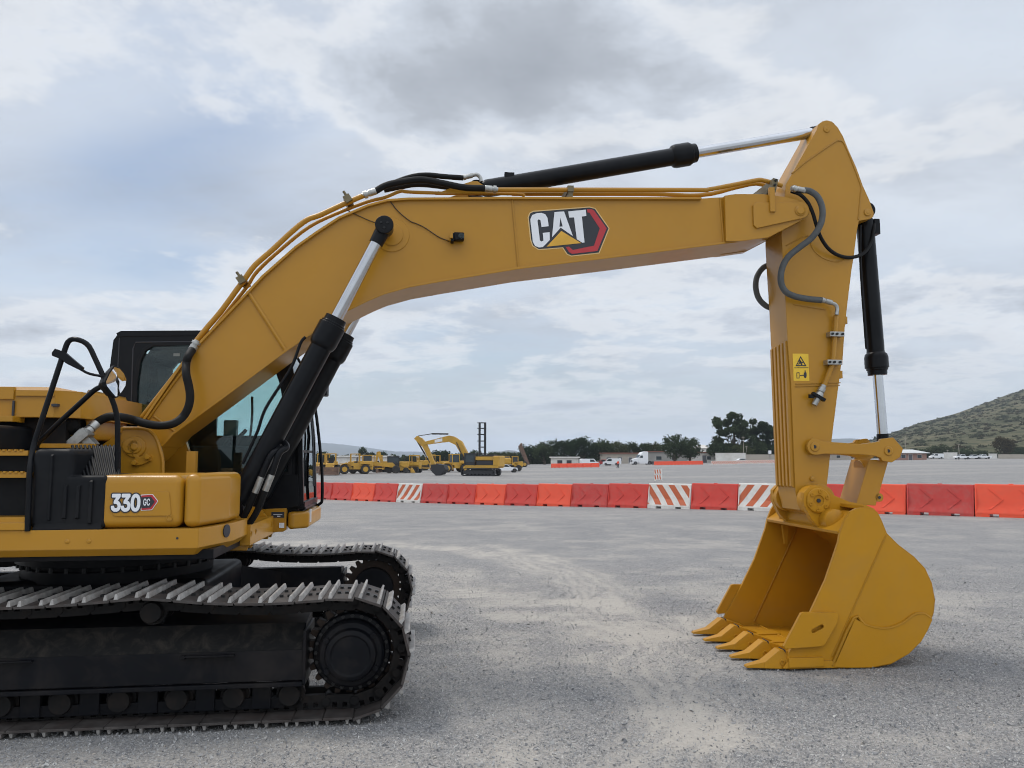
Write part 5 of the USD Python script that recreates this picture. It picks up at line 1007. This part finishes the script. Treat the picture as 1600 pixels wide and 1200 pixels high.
def loader(label, loc, rz, bucket_z=.15, glass=True, s=1.0):
    t = thing('wheel_loader', label, 'loader', loc, rz, 'parked yellow plant on the left')
    obj('rear_frame', bx(-3.2, -.2, -.75, .75, .75, 1.3), MY, t)
    obj('hood', cat_([rbox(-3.3, -1.2, -.85, .85, 1.2, 2.1, .12, 2), bx(-3.35, -3.1, -.8, .8, .7, 1.9)]), MY, t); obj('exhaust', cyl((-2.0, .3, 2.0), (-2.0, .3, 2.9), .07), MD, t)
    obj('front_frame', hull([(x, y, z_) for x, z_ in ((-.2, .75), (1.9, .75), (1.6, 1.7), (.4, 1.8)) for y in (-.5, .5)]), MY, t)
    lattice_cab(t, -1.2, .2, -.7, .7, 1.3, 3.3, MY, glass)
    for x in (-2.1, 1.25):
        for y in (-.95, .95): wheel(t, x, y, .78, .55)
        obj('mudguard', cat_([bx(x - .75, x + .75, y - .3, y + .3, 1.62, 1.70) for y in (-.95, .95)]), MY, t)
    for y in (-.55, .55): obj('lift_arm', hull([(x, y + dy, z_) for x, z_ in ((.8, 1.6), (.8, 1.9), (2.6, bucket_z + .35), (2.7, bucket_z + .7)) for dy in (-.08, .08)]), MY, t)
    obj('bucket', cat_([ext([(2.6, bucket_z + 1.1), (2.55, bucket_z + .3), (2.8, bucket_z), (3.8, bucket_z), (3.8, bucket_z + .06), (2.9, bucket_z + .12), (2.68, bucket_z + .4), (2.7, bucket_z + 1.1)], -1.45, 1.45)] + [ext([(2.6, bucket_z + 1.1), (2.55, bucket_z + .3), (2.8, bucket_z), (3.75, bucket_z), (2.9, bucket_z + 1.1)], y, y + .05) for y in (-1.45, 1.40)]), MB, t)
    return t
def crawler(t, L, w, h, ys, mat=MD):
    P_ = Polygon([(-L / 2, h * .5), (-L / 2 + .1, h * .15), (-L / 2 + .35, 0), (L / 2 - .35, 0), (L / 2 - .1, h * .15), (L / 2, h * .5), (L / 2 - .1, h * .85), (L / 2 - .35, h), (-L / 2 + .35, h), (-L / 2 + .1, h * .85)])
    for y in ys:
        k = obj('crawler_track', ext(P_.difference(P_.buffer(-.13)), y - w / 2, y + w / 2), mat, t); obj('track_frame', ext(P_.buffer(-.28), y - w * .35, y + w * .35), MD, k)
        for x in np.arange(-L / 2 + .5, L / 2 - .4, .55): obj('roller', cyl((x, y - w * .42, .26), (x, y + w * .42, .26), .15, seg=10), MD, k)
def dozer(label, loc, rz, rops=True):
    t = thing('bulldozer', label, 'bulldozer', loc, rz, 'parked yellow plant on the left'); crawler(t, 3.8, .55, 1.1, (-.95, .95))
    obj('body', cat_([bx(-1.9, 1.7, -.6, .6, .7, 1.3), rbox(-.1, 1.9, -.5, .5, 1.2, 2.0, .08, 2), bx(-1.9, -.9, -.8, .8, 1.3, 1.9)]), MY, t); lattice_cab(t, -1.5, -.1, -.7, .7, 1.3, 3.1, MY, False)
    obj('blade', ext([(2.35, .05), (2.5, .1), (2.40, .6), (2.55, 1.25), (2.45, 1.3), (2.25, .65)], -1.75, 1.75), MB, t)
    for y in (-1.3, 1.3): obj('push_arm', hull([(x, y + dy, z_) for x, z_ in ((-.3, .5), (-.3, .7), (2.35, .35), (2.35, .6)) for dy in (-.07, .07)]), MY, t)
    obj('exhaust', cyl((.9, .25, 1.9), (.9, .25, 2.8), .06), MD, t); return t
def grader(label, loc, rz):
    t = thing('motor_grader', label, 'grader', loc, rz, 'parked yellow plant on the left')
    obj('frame', cat_([hull([(x, y, z_) for x, z_ in ((-.8, 1.5), (-.8, 1.9), (3.6, 1.5), (3.6, 1.8), (4.2, .9), (4.2, 1.2)) for y in (-.18, .18)]), bx(-3.8, -.6, -.5, .5, .8, 1.3)]), MY, t)
    obj('hood', rbox(-3.8, -1.4, -.6, .6, 1.2, 2.0, .1, 2), MY, t); lattice_cab(t, -1.4, .1, -.65, .65, 1.2, 3.1, MY, True)
    for x in (-3.0, -1.5, 4.1):
        for y in (-.95, .95): wheel(t, x, y, .68, .4)
    obj('mouldboard', hull([(x, y, z_) for x, y in ((.7, -1.6), (1.9, 1.6), (.8, -1.62), (2.0, 1.58)) for z_ in (.12, .75)]), MB, t); obj('circle', cyl((1.4, 0, .75), (1.4, 0, .9), .75), MY, t); return t
def backhoe(label, loc, rz):
    t = thing('backhoe_loader', label, 'backhoe', loc, rz, 'parked yellow plant on the left')
    obj('frame', bx(-2.0, 2.2, -.5, .5, .6, 1.2), MY, t); obj('hood', rbox(.6, 2.3, -.5, .5, 1.1, 1.8, .08, 2), MY, t); lattice_cab(t, -1.3, .6, -.75, .75, 1.2, 2.9, MD, True)
    for y in (-.85, .85): wheel(t, -1.0, y, .75, .45); wheel(t, 1.8, y, .5, .35)
    obj('hoe_boom', hull([(x, y, z_) for x, z_ in ((-2.2, .9), (-1.9, .9), (-3.1, 3.5), (-2.6, 3.7)) for y in (-.18, .18)]), MY, t)
    obj('hoe_stick', hull([(x, y, z_) for x, z_ in ((-3.2, 3.6), (-2.7, 3.75), (-3.5, 1.2), (-3.25, 1.2)) for y in (-.14, .14)]), MY, t)
    obj('hoe_bucket', hull([(x, y, z_) for x, z_ in ((-3.5, 1.2), (-3.1, 1.25), (-2.9, .7), (-3.6, .6)) for y in (-.3, .3)]), MB, t)
    obj('loader_bucket', hull([(x, y, z_) for x, z_ in ((2.6, .1), (3.4, .1), (2.6, .9), (2.9, .9)) for y in (-1.1, 1.1)]), MY, t)
    for y in (-.6, .6): obj('lift_arm', hull([(x, y + dy, z_) for x, z_ in ((.8, 1.4), (.8, 1.65), (2.7, .4), (2.7, .65)) for dy in (-.06, .06)]), MY, t)
    return t
loader('yellow loader with a wide brown bucket facing the camera, farthest left', on(517, 118), -PI / 2 + .15, .12, False)
loader('small yellow loader with dark tyres, second from the left', on(550, 126), PI + .3, .3, False)
grader('yellow grader with tall posts, third from the left', on(580, 130), .25)
dozer('low yellow dozer with a yellow blade left of the backhoe', on(598, 140), .3)
backhoe('yellow backhoe with its digging arm folded upright', on(618, 132), 0.12)
dozer('yellow tracked machine with white cab panels left of the distant excavator', on(641, 136), PI - .2)
dozer('yellow dozer behind the bucket of the distant excavator', on(655, 160), .1)
loader('yellow loader with lifted pale bucket behind the distant excavator boom', on(706, 140), PI + .5, .5, True)
L_ = stage.GetPrimAtPath('/World/wheel_loader'); D_ = stage.GetPrimAtPath('/World/bulldozer')
dup(L_, 'yellow loader half hidden behind the cab grab rail', on(503, 130), -PI / 2 - .3)
dup(D_, 'yellow dozer with open canopy behind the grader and the second loader', on(565, 150), 2.6)
dup(L_, 'yellow loader in the second rank between the backhoe and the distant excavator', on(676, 165), .6)
dup(D_, 'dozer in the second rank under the tip of the distant excavator boom', on(688, 150), .2)
# distant excavator, seen from its left with the boom to the left
def far_excavator(loc, rz):
    t = thing('distant_excavator', 'distant yellow excavator with an arched boom beyond the barriers', 'excavator', loc, rz); crawler(t, 5.2, .7, 1.1, (-1.35, 1.35))
    obj('carbody', bx(-1.2, 1.2, -1.1, 1.1, .5, 1.1), MD, t)
    obj('house', cat_([bx(-3.0, 2.0, -1.4, 1.4, 1.15, 1.55), rbox(-3.2, -2.2, -1.4, 1.4, 1.3, 2.9, .15, 2), bx(-2.3, .4, -1.35, 1.35, 2.3, 2.8), bx(-2.3, .4, -1.0, 1.0, 1.5, 2.4)]), MY, t)
    obj('side_grille', cat_([bx(-2.2, .3, y, y + .02, 1.6, 2.2) for y in (-1.3, 1.28)]), MD, t); obj('engine_cover', bx(-2.2, -.4, -.9, .9, 2.75, 3.1), MD, t); lattice_cab(t, .6, 2.1, .4, 1.35, 1.5, 3.3, MD, True)
    B = [(1.2, 1.7), (3.0, 5.0), (4.2, 5.75), (5.0, 5.9), (8.9, 5.0), (9.0, 4.55), (5.0, 5.0), (3.9, 4.5), (2.1, 1.6)]; b_ = obj('boom', ext(B, -.32, .32), MY, t)
    obj('boom_mark', cat_([ext([(6.0, 5.05), (7.2, 4.85), (7.2, 5.3), (6.0, 5.5)], y, y + .01) for y in (-.335, .325)]), WHT, b_)
    obj('stick', ext([(10.1, 5.9), (9.3, 5.5), (8.6, 4.7), (7.0, 1.35), (7.5, 1.3), (9.2, 4.2), (10.6, 5.5)], -.22, .22), MY, t)
    obj('stick_cylinder', cat_([cyl((5.2, 0, 6.15), (7.8, 0, 6.2), .12), cyl((7.8, 0, 6.2), (10.0, 0, 5.9), .06)]), MD, t); obj('bucket_cylinder', cat_([cyl((10.4, 0, 5.5), (8.9, 0, 3.2), .11), cyl((8.9, 0, 3.2), (8.1, 0, 1.9), .06)]), MD, t)
    for y in (-.5, .5): obj('boom_cylinder', cat_([cyl((2.0, y, 1.4), (2.9, y, 3.2), .13), cyl((2.9, y, 3.2), (3.7, y, 4.9), .07)]), MD, t)
    obj('bucket', hull([(x, y, z_) for x, z_ in ((7.7, 1.6), (6.6, 1.7), (5.6, 1.55), (5.3, .9), (5.9, .15), (6.8, .0), (7.4, .5)) for y in (-.75, .75)]), MD, t)
    return t
far_excavator(on(752, 113), PI - .28)
hm = thing('container_handler', 'black ladder shaped lifting mast rising behind the distant excavator', 'forklift', on(757, 150), PI / 2 + .25)
md = plain('mast_black', (.012, .012, .016), .5)
for y in (-.55, .55): obj('mast_rail', bx(1.85, 2.25, y - .19, y + .19, .3, 9.6), md, hm)
for z_ in (1.2, 3.4, 4.7, 5.9, 7.2, 8.4, 9.5): obj('mast_rung', bx(1.95, 2.2, -.5, .5, z_ - .10, z_ + .10), md, hm)
for z_ in (5.9, 7.2, 8.4, 9.5): obj('mast_bracket', bx(1.95, 2.2, .6, 1.0, z_ - .08, z_ + .08), md, hm)
obj('chassis', cat_([bx(-2.6, 1.9, -.9, .9, .7, 1.6), rbox(-2.8, -1.3, -1.0, 1.0, .8, 2.1, .15, 2)]), MY, hm); lattice_cab(hm, -1.0, .6, -.6, .6, 1.6, 3.1, MD)
for x in (-1.9, 1.4):
    for y in (-1.0, 1.0): wheel(hm, x, y, .6, .45)
dt = thing('dump_truck', 'articulated dump truck with its brown body tipped upright', 'dump truck', on(803, 215), PI + .1)
obj('chassis', cat_([bx(-4.2, 4.2, -.6, .6, .8, 1.3), rbox(1.6, 4.6, -1.1, 1.1, 1.1, 2.0, .12, 2)]), MD, dt); lattice_cab(dt, 1.3, 2.7, -.8, .8, 1.4, 3.1, MY)
for x in (3.2, -1.2, -2.9):
    for y in (-1.1, 1.1): wheel(dt, x, y, .8, .55)
obj('tipped_body', spun(cat_([ext([(-3.9, 1.35), (1.6, 1.35), (2.2, 2.5), (1.9, 2.5), (1.4, 1.6), (-3.9, 1.6)], -1.3, 1.3)] + [ext([(-3.9, 1.4), (1.6, 1.4), (2.1, 2.4), (-3.9, 2.1)], y, y + .08) for y in (-1.35, 1.27)]), -1.15, (-3.2, 0, 1.3), (0, 1, 0)), MB, dt)
ym = thing('water_tanker', 'yellow tanker body with low hood just right of the distant excavator', 'truck', on(793, 150), .05, 0)
obj('tank', rbox(-3.2, .8, -1.0, 1.0, 1.3, 2.6, .35, 2), MY, ym); obj('hood', rbox(1.2, 3.0, -.9, .9, .9, 1.9, .15, 2), MY, ym); lattice_cab(ym, .9, 2.0, -.9, .9, 1.2, 2.9, MY)
obj('chassis', bx(-3.2, 2.9, -.5, .5, .7, 1.2), MD, ym)
for x in (-2.3, 2.1):
    for y in (-.95, .95): wheel(ym, x, y, .62, .45)

# ------------------------------------------------------------------ road vehicles
def car(name, label, cat, loc, rz, body, kind='van', group=None):
    t = thing(name, label, cat, loc, rz, group)
    prof = dict(pickup=[(-2.6, .5), (-2.65, 1.05), (-.75, 1.08), (-.6, 1.70), (.55, 1.74), (1.25, 1.12), (2.4, 1.0), (2.6, .75), (2.6, .42), (-2.6, .42)],
                car=[(-2.1, .45), (-2.15, .95), (-1.6, 1.0), (-1.05, 1.43), (.3, 1.45), (.95, .98), (2.0, .85), (2.15, .6), (2.15, .38), (-2.1, .38)],
                van=[(-2.5, .45), (-2.55, 1.9), (-2.3, 2.05), (.9, 2.05), (1.7, 1.25), (2.4, 1.05), (2.5, .7), (2.5, .4), (-2.5, .4)])[kind]
    P_ = Polygon(prof).buffer(-.04).buffer(.04)
    for x in (-1.55, 1.6): P_ = P_.difference(Point(x, .36).buffer(.42))
    obj('body', ext(P_, -.88, .88), body, t)
    win = dict(pickup=[(-.55, 1.15), (-.45, 1.6), (.48, 1.63), (1.0, 1.15)], car=[(-1.3, 1.02), (-.95, 1.36), (.25, 1.38), (.75, 1.0)], van=[(-.2, 1.25), (-.2, 1.85), (.8, 1.85), (1.35, 1.28)])[kind]
    for y in (-.89, .87): obj('side_window', ext(win, y, y + .02), GL, t)
    w1 = dict(pickup=((.55, 1.72), (1.22, 1.15)), car=((.3, 1.43), (.93, 1.0)), van=((.9, 2.0), (1.65, 1.3)))[kind]
    obj('windscreen', ribbon([(w1[0][0] + .06, w1[0][1] - .04), (w1[1][0] - .02, w1[1][1] + .03)], .08, -.76, .76), GL, t)
    for x in (-1.55, 1.6):
        for y in (-.78, .78): wheel(t, x, y, .35, .22, GREYP)
    for y in (-.6, .6): obj('headlight', bx(prof[-3][0] - .12, prof[-3][0] - .02, y - .18, y + .18, .68, .82), MAT['white'], t)
    return t
REDV = plain('vehicle_red', (.33, .03, .03), .35)
car('pickup_truck', 'dark red pickup beside the low building, left of the person', 'pickup', on(944, 225), PI - .3, REDV, 'pickup')
car('van', 'white van right behind the person in the orange vest', 'van', on(956, 222), PI - .4, WHT, 'van')
car('van', 'white van with a sloping front behind the far orange barriers', 'van', on(921, 205), .3, WHT, 'van')
car('parked_car', 'white car parked low between the striped barriers under the tall trees', 'car', on(1160, 232), .1, WHT, 'car')
car('pickup_truck', 'white pickup at the foot of the hill, leftmost of the three together', 'pickup', on(1503, 262), PI, WHT, 'pickup')
car('parked_car', 'white car at the foot of the hill, middle of the three together', 'car', on(1520, 268), PI, WHT, 'car')
car('pickup_truck', 'white pickup at the foot of the hill, rightmost of the three together', 'pickup', on(1536, 275), PI, WHT, 'pickup')
car('van', 'small white van between the metal roofed building and the pickups', 'van', on(1463, 300), PI, WHT, 'van')
car('parked_car', 'white car beside the tanker under the black mast', 'car', on(789, 138), .2, WHT, 'car')
sm = thing('truck_tractor', 'white semi truck tractor without trailer before the low building', 'truck', on(1003, 232), PI + .25)
obj('chassis', bx(-3.4, 3.2, -.45, .45, .65, .95), MD, sm)
obj('hood', hull([(x, y, z_) for x, y, z_ in [(3.4, s * .75, .5) for s in (-1, 1)] + [(3.3, s * .8, 1.6) for s in (-1, 1)] + [(1.5, s * 1.0, 2.05) for s in (-1, 1)] + [(1.5, s * 1.05, .6) for s in (-1, 1)]]), WHT, sm)
sl = obj('sleeper_cab', hull([(x, y, z_) for y in (-1.15, 1.15) for x, z_ in ((1.6, .8), (1.6, 2.1), (.9, 2.95), (.2, 3.75), (-1.1, 3.95), (-1.5, 3.9), (-1.5, .8))]), WHT, sm)
obj('windscreen', ribbon([(1.64, 2.12), (.98, 2.95)], .06, -1.0, 1.0), GL, sm)
for y in (-1.17, 1.15): obj('side_window', ext([(.2, 2.0), (.2, 2.75), (.85, 2.75), (1.35, 2.1)], y, y + .02), GL, sm)
obj('grille', bx(3.36, 3.43, -.5, .5, .75, 1.5), GREYP, sm); obj('bumper', rbox(3.2, 3.6, -1.1, 1.1, .3, .65, .08, 2), WHT, sm); obj('side_fairing', cat_([bx(-1.4, 1.4, y, y + .05, .35, .85) for y in (-1.15, 1.10)]), WHT, sm)
obj('fifth_wheel', cyl((-2.4, 0, .95), (-2.4, 0, 1.1), .45), MD, sm)
for x in (2.5, -1.9, -3.1):
    for y in (-.95, .95): wheel(sm, x, y, .5, .35, GREYP)
for y in (-.8, .8): obj('headlight', bx(3.2, 3.42, y - .18, y + .18, 1.0, 1.25), MAT['white'], sm)

# ------------------------------------------------------------------ buildings, walls, posts
TAN, ROOF = plain('tan_wall', (.36, .32, .27), .85, var=.1, scale=.5), plain('red_brown_roof', (.20, .085, .06), .8, var=.15, scale=.6)
PINK, METAL = plain('brick_wall', (.32, .19, .15), .85, var=.15, scale=.8), plain('pale_metal_roof', (.56, .58, .58), .45, var=.05)
def building(name, label, u0, u1, d, h, wall, roof, depth=8, holes=(), flat=True, rise=1.2, over=.4):
    a, b = on(u0, d), on(u1, d); t = thing(name, label, 'building', ((a[0] + b[0]) / 2, d, min(a[2], b[2]) - .1)); W = (b[0] - a[0]) / 2
    obj('wall', bx(-W, W, 0, depth, 0, h), wall, t)
    if flat: obj('roof', bx(-W - over, W + over, -over, depth + over, h, h + .35), roof, t)
    else: obj('roof', hull([(x, y, h) for x in (-W - over, W + over) for y in (-over, depth + over)] + [(x, y, h + .15) for x in (-W - over, W + over) for y in (-over, depth + over)] + [(x, depth / 2, h + rise) for x in (-W * .6, W * .6)]), roof, t)
    for kind, c, w, z0, z1 in holes:
        o_ = obj(kind, bx(c * W - w / 2, c * W + w / 2, -.03, .02, z0, z1), GREYP if kind == 'door' else GL, t); obj('frame', cat_([bx(c * W - w / 2 - .08, c * W - w / 2, -.05, .01, z0, z1 + .08), bx(c * W + w / 2, c * W + w / 2 + .08, -.05, .01, z0, z1 + .08), bx(c * W - w / 2, c * W + w / 2, -.05, .01, z1, z1 + .08)]), WALLW, o_)
    return t
building('low_building', 'long low tan building with brown roof edge behind the truck', 938, 1005, 272, 3.7, TAN, ROOF, 10, [('window', -.6, 1.6, 1.2, 2.4), ('window', -.1, 1.6, 1.2, 2.4), ('door', .4, 1.2, .1, 2.4)])
building('low_building', 'long grey low building with red roof edge right of the truck', 1012, 1082, 276, 4.1, plain('grey_wall', (.30, .29, .27), .85, var=.1, scale=.5), ROOF, 10, [('window', -.5, 2.0, 1.3, 2.6), ('window', .2, 2.0, 1.3, 2.6)])
building('gatehouse', 'white gatehouse with a dark doorway left of the tall trees', 1082, 1118, 262, 3.5, WALLW, ROOF, 7, [('door', .05, 1.5, .1, 2.7), ('window', .42, 1.4, 1.2, 2.4)])
building('house', 'white house with a pitched roof peeping over the gatehouse', 1092, 1108, 330, 5.6, WALLW, WALLW, 8, flat=False, rise=1.6)
building('metal_roofed_building', 'brick building with a pale metal roof beside the bucket link', 1392, 1448, 262, 2.5, PINK, METAL, 9, [('window', -.3, 1.5, .9, 1.9), ('door', .1, 1.2, .1, 2.1), ('window', .6, 1.5, .9, 1.9)], False, 1.3, .8)
building('long_white_wall_shed', 'long low white shed behind the yellow plant on the left', 526, 606, 190, 2.9, WALLW, WALLW, 6)
building('long_white_wall_shed', 'low white shed with red trim behind the far orange barriers', 862, 904, 215, 2.5, WALLW, WALLW, 5, [('window', -.4, 1.4, 1.0, 1.9), ('window', .3, 1.4, 1.0, 1.9)])
building('low_building', 'pale low building far behind the digging arm', 1290, 1330, 300, 2.6, TAN, ROOF, 8, [('window', 0, 1.5, 1.0, 2.0)])
for u0, u1, d, h, lb in ((1118, 1165, 240, 3.0, 'white boundary wall behind the left striped barriers'), (1165, 1222, 246, 2.4, 'pale boundary wall behind the right striped barriers'), (1475, 1496, 300, 2.4, 'short grey wall left of the three white vehicles'), (1545, 1558, 300, 1.9, 'short white wall right of the three white vehicles'), (1560, 1620, 320, 1.8, 'pale wall at the right edge before the hill')):
    a, b = on(u0, d), on(u1, d); p = obj('boundary_wall', cat_([bx(a[0], b[0], d - .1, d + .1, -1.2 + max(a[2], b[2]) - .2, max(a[2], b[2]) + h), bx(a[0] - .1, b[0] + .1, d - .16, d + .16, max(a[2], b[2]) + h, max(a[2], b[2]) + h + .12)]), WALLW if 'white' in lb else TAN, None); tag(p, lb, 'wall')
for u, d, tv, lb in ((1162, 250, 682, 'pale lamp pole left of the white sign under the tall trees'), (1416, 300, 684, 'thin pole above the metal roofed building'), (1499, 320, 694, 'thin pole above the white pickups'), (1481, 320, 703, 'short pole left of the white pickups'), (1167, 255, 697, 'short pale pole beside the lamp pole under the trees')):
    b = on(u, d); h = (HORIZON - tv) / FPX * d + CAM_H - b[2]
    t = thing('utility_pole', lb, 'pole', b); obj('pole', lathe((0, 0, 0), (0, 0, h), [(0, .12), (h, .07)], 10), TAN, t); obj('cross_arm', bx(-.5, .5, -.05, .05, h - .35, h - .22), TAN, t)
b = on(1203, 232); h = (HORIZON - 704) / FPX * 232 + CAM_H - b[2]
t = thing('signboard', 'white square signboard on a post beside the digging arm', 'sign', b); obj('post', bx(-.06, .06, -.05, .05, 0, h), GREYP, t); obj('board', bx(-.45, .45, -.10, -.052, h - 1.0, h), WHT, t); obj('base_drum', cyl((0, 0, 0), (0, 0, .9), .3), REDV, t)

# ------------------------------------------------------------------ the person in the vest
def person(loc, rz):
    t = thing('person', 'person in an orange vest and dark trousers walking across the far yard', 'person', loc, rz)
    S1 = trimesh.creation.icosphere(1, 1.0).vertices
    J = dict(hip=(0, 0, .93, .15), chest=(.02, 0, 1.30, .17), neck=(.03, 0, 1.50, .06), head=(.05, 0, 1.66, .105), sl=(.02, .21, 1.42, .07), sr=(.02, -.21, 1.42, .07), el=(-.12, .26, 1.15, .05), er=(.12, -.26, 1.15, .05), wl=(-.05, .27, .92, .035), wr=(.28, -.24, .98, .035), hl=(0, .10, .90, .10), hr=(0, -.10, .90, .10), kl=(.20, .10, .50, .07), kr=(-.12, -.10, .50, .07), al=(.18, .10, .09, .045), ar=(-.38, -.10, .13, .045), tl=(.36, .11, .04, .035), tr=(-.20, -.11, .04, .035))
    def bone(a, b): return hull(np.vstack([S1 * J[k][3] + J[k][:3] for k in (a, b)]))
    def solid(bs):
        m = manifold3d.Manifold.batch_boolean([manifold3d.Manifold.hull_points((S1 * np.array(J[a][3]) + J[a][:3]).tolist() + (S1 * J[b_][3] + J[b_][:3]).tolist()) for a, b_ in bs], manifold3d.OpType.Add); m = m.refine_to_length(.05).to_mesh()
        q = trimesh.Trimesh(m.vert_properties[:, :3], m.tri_verts); trimesh.smoothing.filter_taubin(q, iterations=8); return q
    for s, w_ in (('l', 'wl'), ('r', 'wr')):
        for i in range(5):
            a = (i - 2) * .018; J[f'f{s}{i}'] = (J[w_][0] + .03 + (.03 if i == 0 else 0), J[w_][1] + a, J[w_][2] - (.10 if i else .06), .009); J[f'k{s}{i}'] = (J[w_][0] + .01, J[w_][1] + a * .8, J[w_][2] - .04, .014)
    skin = plain('skin', (.30, .17, .11), .6); bones = [('neck', 'head'), ('chest', 'neck'), ('hip', 'chest'), ('sl', 'el'), ('sr', 'er'), ('el', 'wl'), ('er', 'wr'), ('chest', 'sl'), ('chest', 'sr'), ('hip', 'hl'), ('hip', 'hr'), ('hl', 'kl'), ('hr', 'kr'), ('kl', 'al'), ('kr', 'ar'), ('al', 'tl'), ('ar', 'tr')]
    bones += [(f'{p}', f'k{s}{i}') for s, p in (('l', 'wl'), ('r', 'wr')) for i in range(5)] + [(f'k{s}{i}', f'f{s}{i}') for s in 'lr' for i in range(5)]
    obj('body', solid(bones), skin, t, smooth=True)
    def grow(bs, k):
        old = dict(J)
        for a in {x for b_ in bs for x in b_}: J[a] = (*J[a][:3], J[a][3] + k)
        m = solid(bs); J.update(old); return m
    obj('vest', grow([('chest', 'hip'), ('chest', 'sl'), ('chest', 'sr'), ('sl', 'el'), ('sr', 'er')], .022), BAR['orange'], t, smooth=True)
    obj('trousers', grow([('hip', 'hl'), ('hip', 'hr'), ('hl', 'kl'), ('hr', 'kr'), ('kl', 'al'), ('kr', 'ar')], .018), plain('dark_trousers', (.02, .022, .03), .8), t, smooth=True)
    obj('hard_hat', moved(trimesh.creation.icosphere(2, .125), (.05, 0, 1.70)), WHT, t, smooth=True); obj('shoes', grow([('al', 'tl'), ('ar', 'tr')], .012), MD, t)
    obj('face', cat_([moved(trimesh.creation.icosphere(1, .014), (.145, y, 1.66)) for y in (-.035, .035)]), MD, t); obj('nose', hull([(.145, -.015, 1.62), (.145, .015, 1.62), (.175, 0, 1.625), (.148, 0, 1.66)]), skin, t)
person(on(965.5, 172), .4)

# ------------------------------------------------------------------ loose stones of the gravel, and the air
rng = np.random.default_rng(12); N = 190000
yy = np.sqrt(rng.uniform(3.7 ** 2, 13.0 ** 2, N * 2)) ; yy = 3.7 + (13.0 - 3.7) * rng.beta(1.0, 1.5, N * 2); xx = rng.uniform(-.72, .72, N * 2) * yy * 1.04
from scipy.interpolate import RegularGridInterpolator as RGI
DU, ZI = RGI((gy, gx), dust.reshape(GXX.shape)), RGI((gy, gx), z.reshape(GXX.shape))
dd = DU(np.c_[yy, xx]); keep = rng.uniform(0, 1, N * 2) < (1 - .86 * dd) * .9; xx, yy = xx[keep][:N], yy[keep][:N]
size = np.clip(rng.lognormal(math.log(.0051), .34, len(xx)), .0025, .02)
STONE = M('stone', {'oi': ('object_info', {}), 'r': ('rgb_ramp', dict(ramp=[(0, (.20, .203, .21)), (.45, (.31, .31, .312)), (.8, (.42, .415, .405)), (.95, (.54, .53, .51)), (1, (.44, .38, .32))])), 'p': ('principled_bsdf', dict(roughness=.85, specular_ior_level=.25))}, [('oi.random', 'r.fac'), ('r.color', 'p.base_color')])
def stone(seed):
    g = np.random.default_rng(seed); return hull(g.normal(size=(9, 3)) * (.6, .55, .38) + g.uniform(-.2, .2, (9, 3)))
qv = rng.normal(size=(len(xx), 4)); qv /= np.linalg.norm(qv, axis=1)[:, None]
instancer('gravel_stones', [stone(k) for k in range(6)], [STONE] * 6, np.c_[xx, yy, ZI(np.c_[yy, xx]) + size * .25], rng.integers(0, 6, len(xx)), np.repeat(size[:, None], 3, 1) * rng.uniform(.7, 1.3, (len(xx), 3)), qv, 'loose grey gravel stones on the near ground')
HAZE = usdkit.material(stage, '/World/Looks/pale_air', {'v': ('principled_volume', dict(color=(.80, .88, 1.0), density=HAZE_D))}, [], volume='v.volume')
hz_ = struct('haze', bx(-16000, 16000, -60, 13500, -6, 330), HAZE, 'pale air that fades the far hills to blue', smooth=False, kind='stuff')
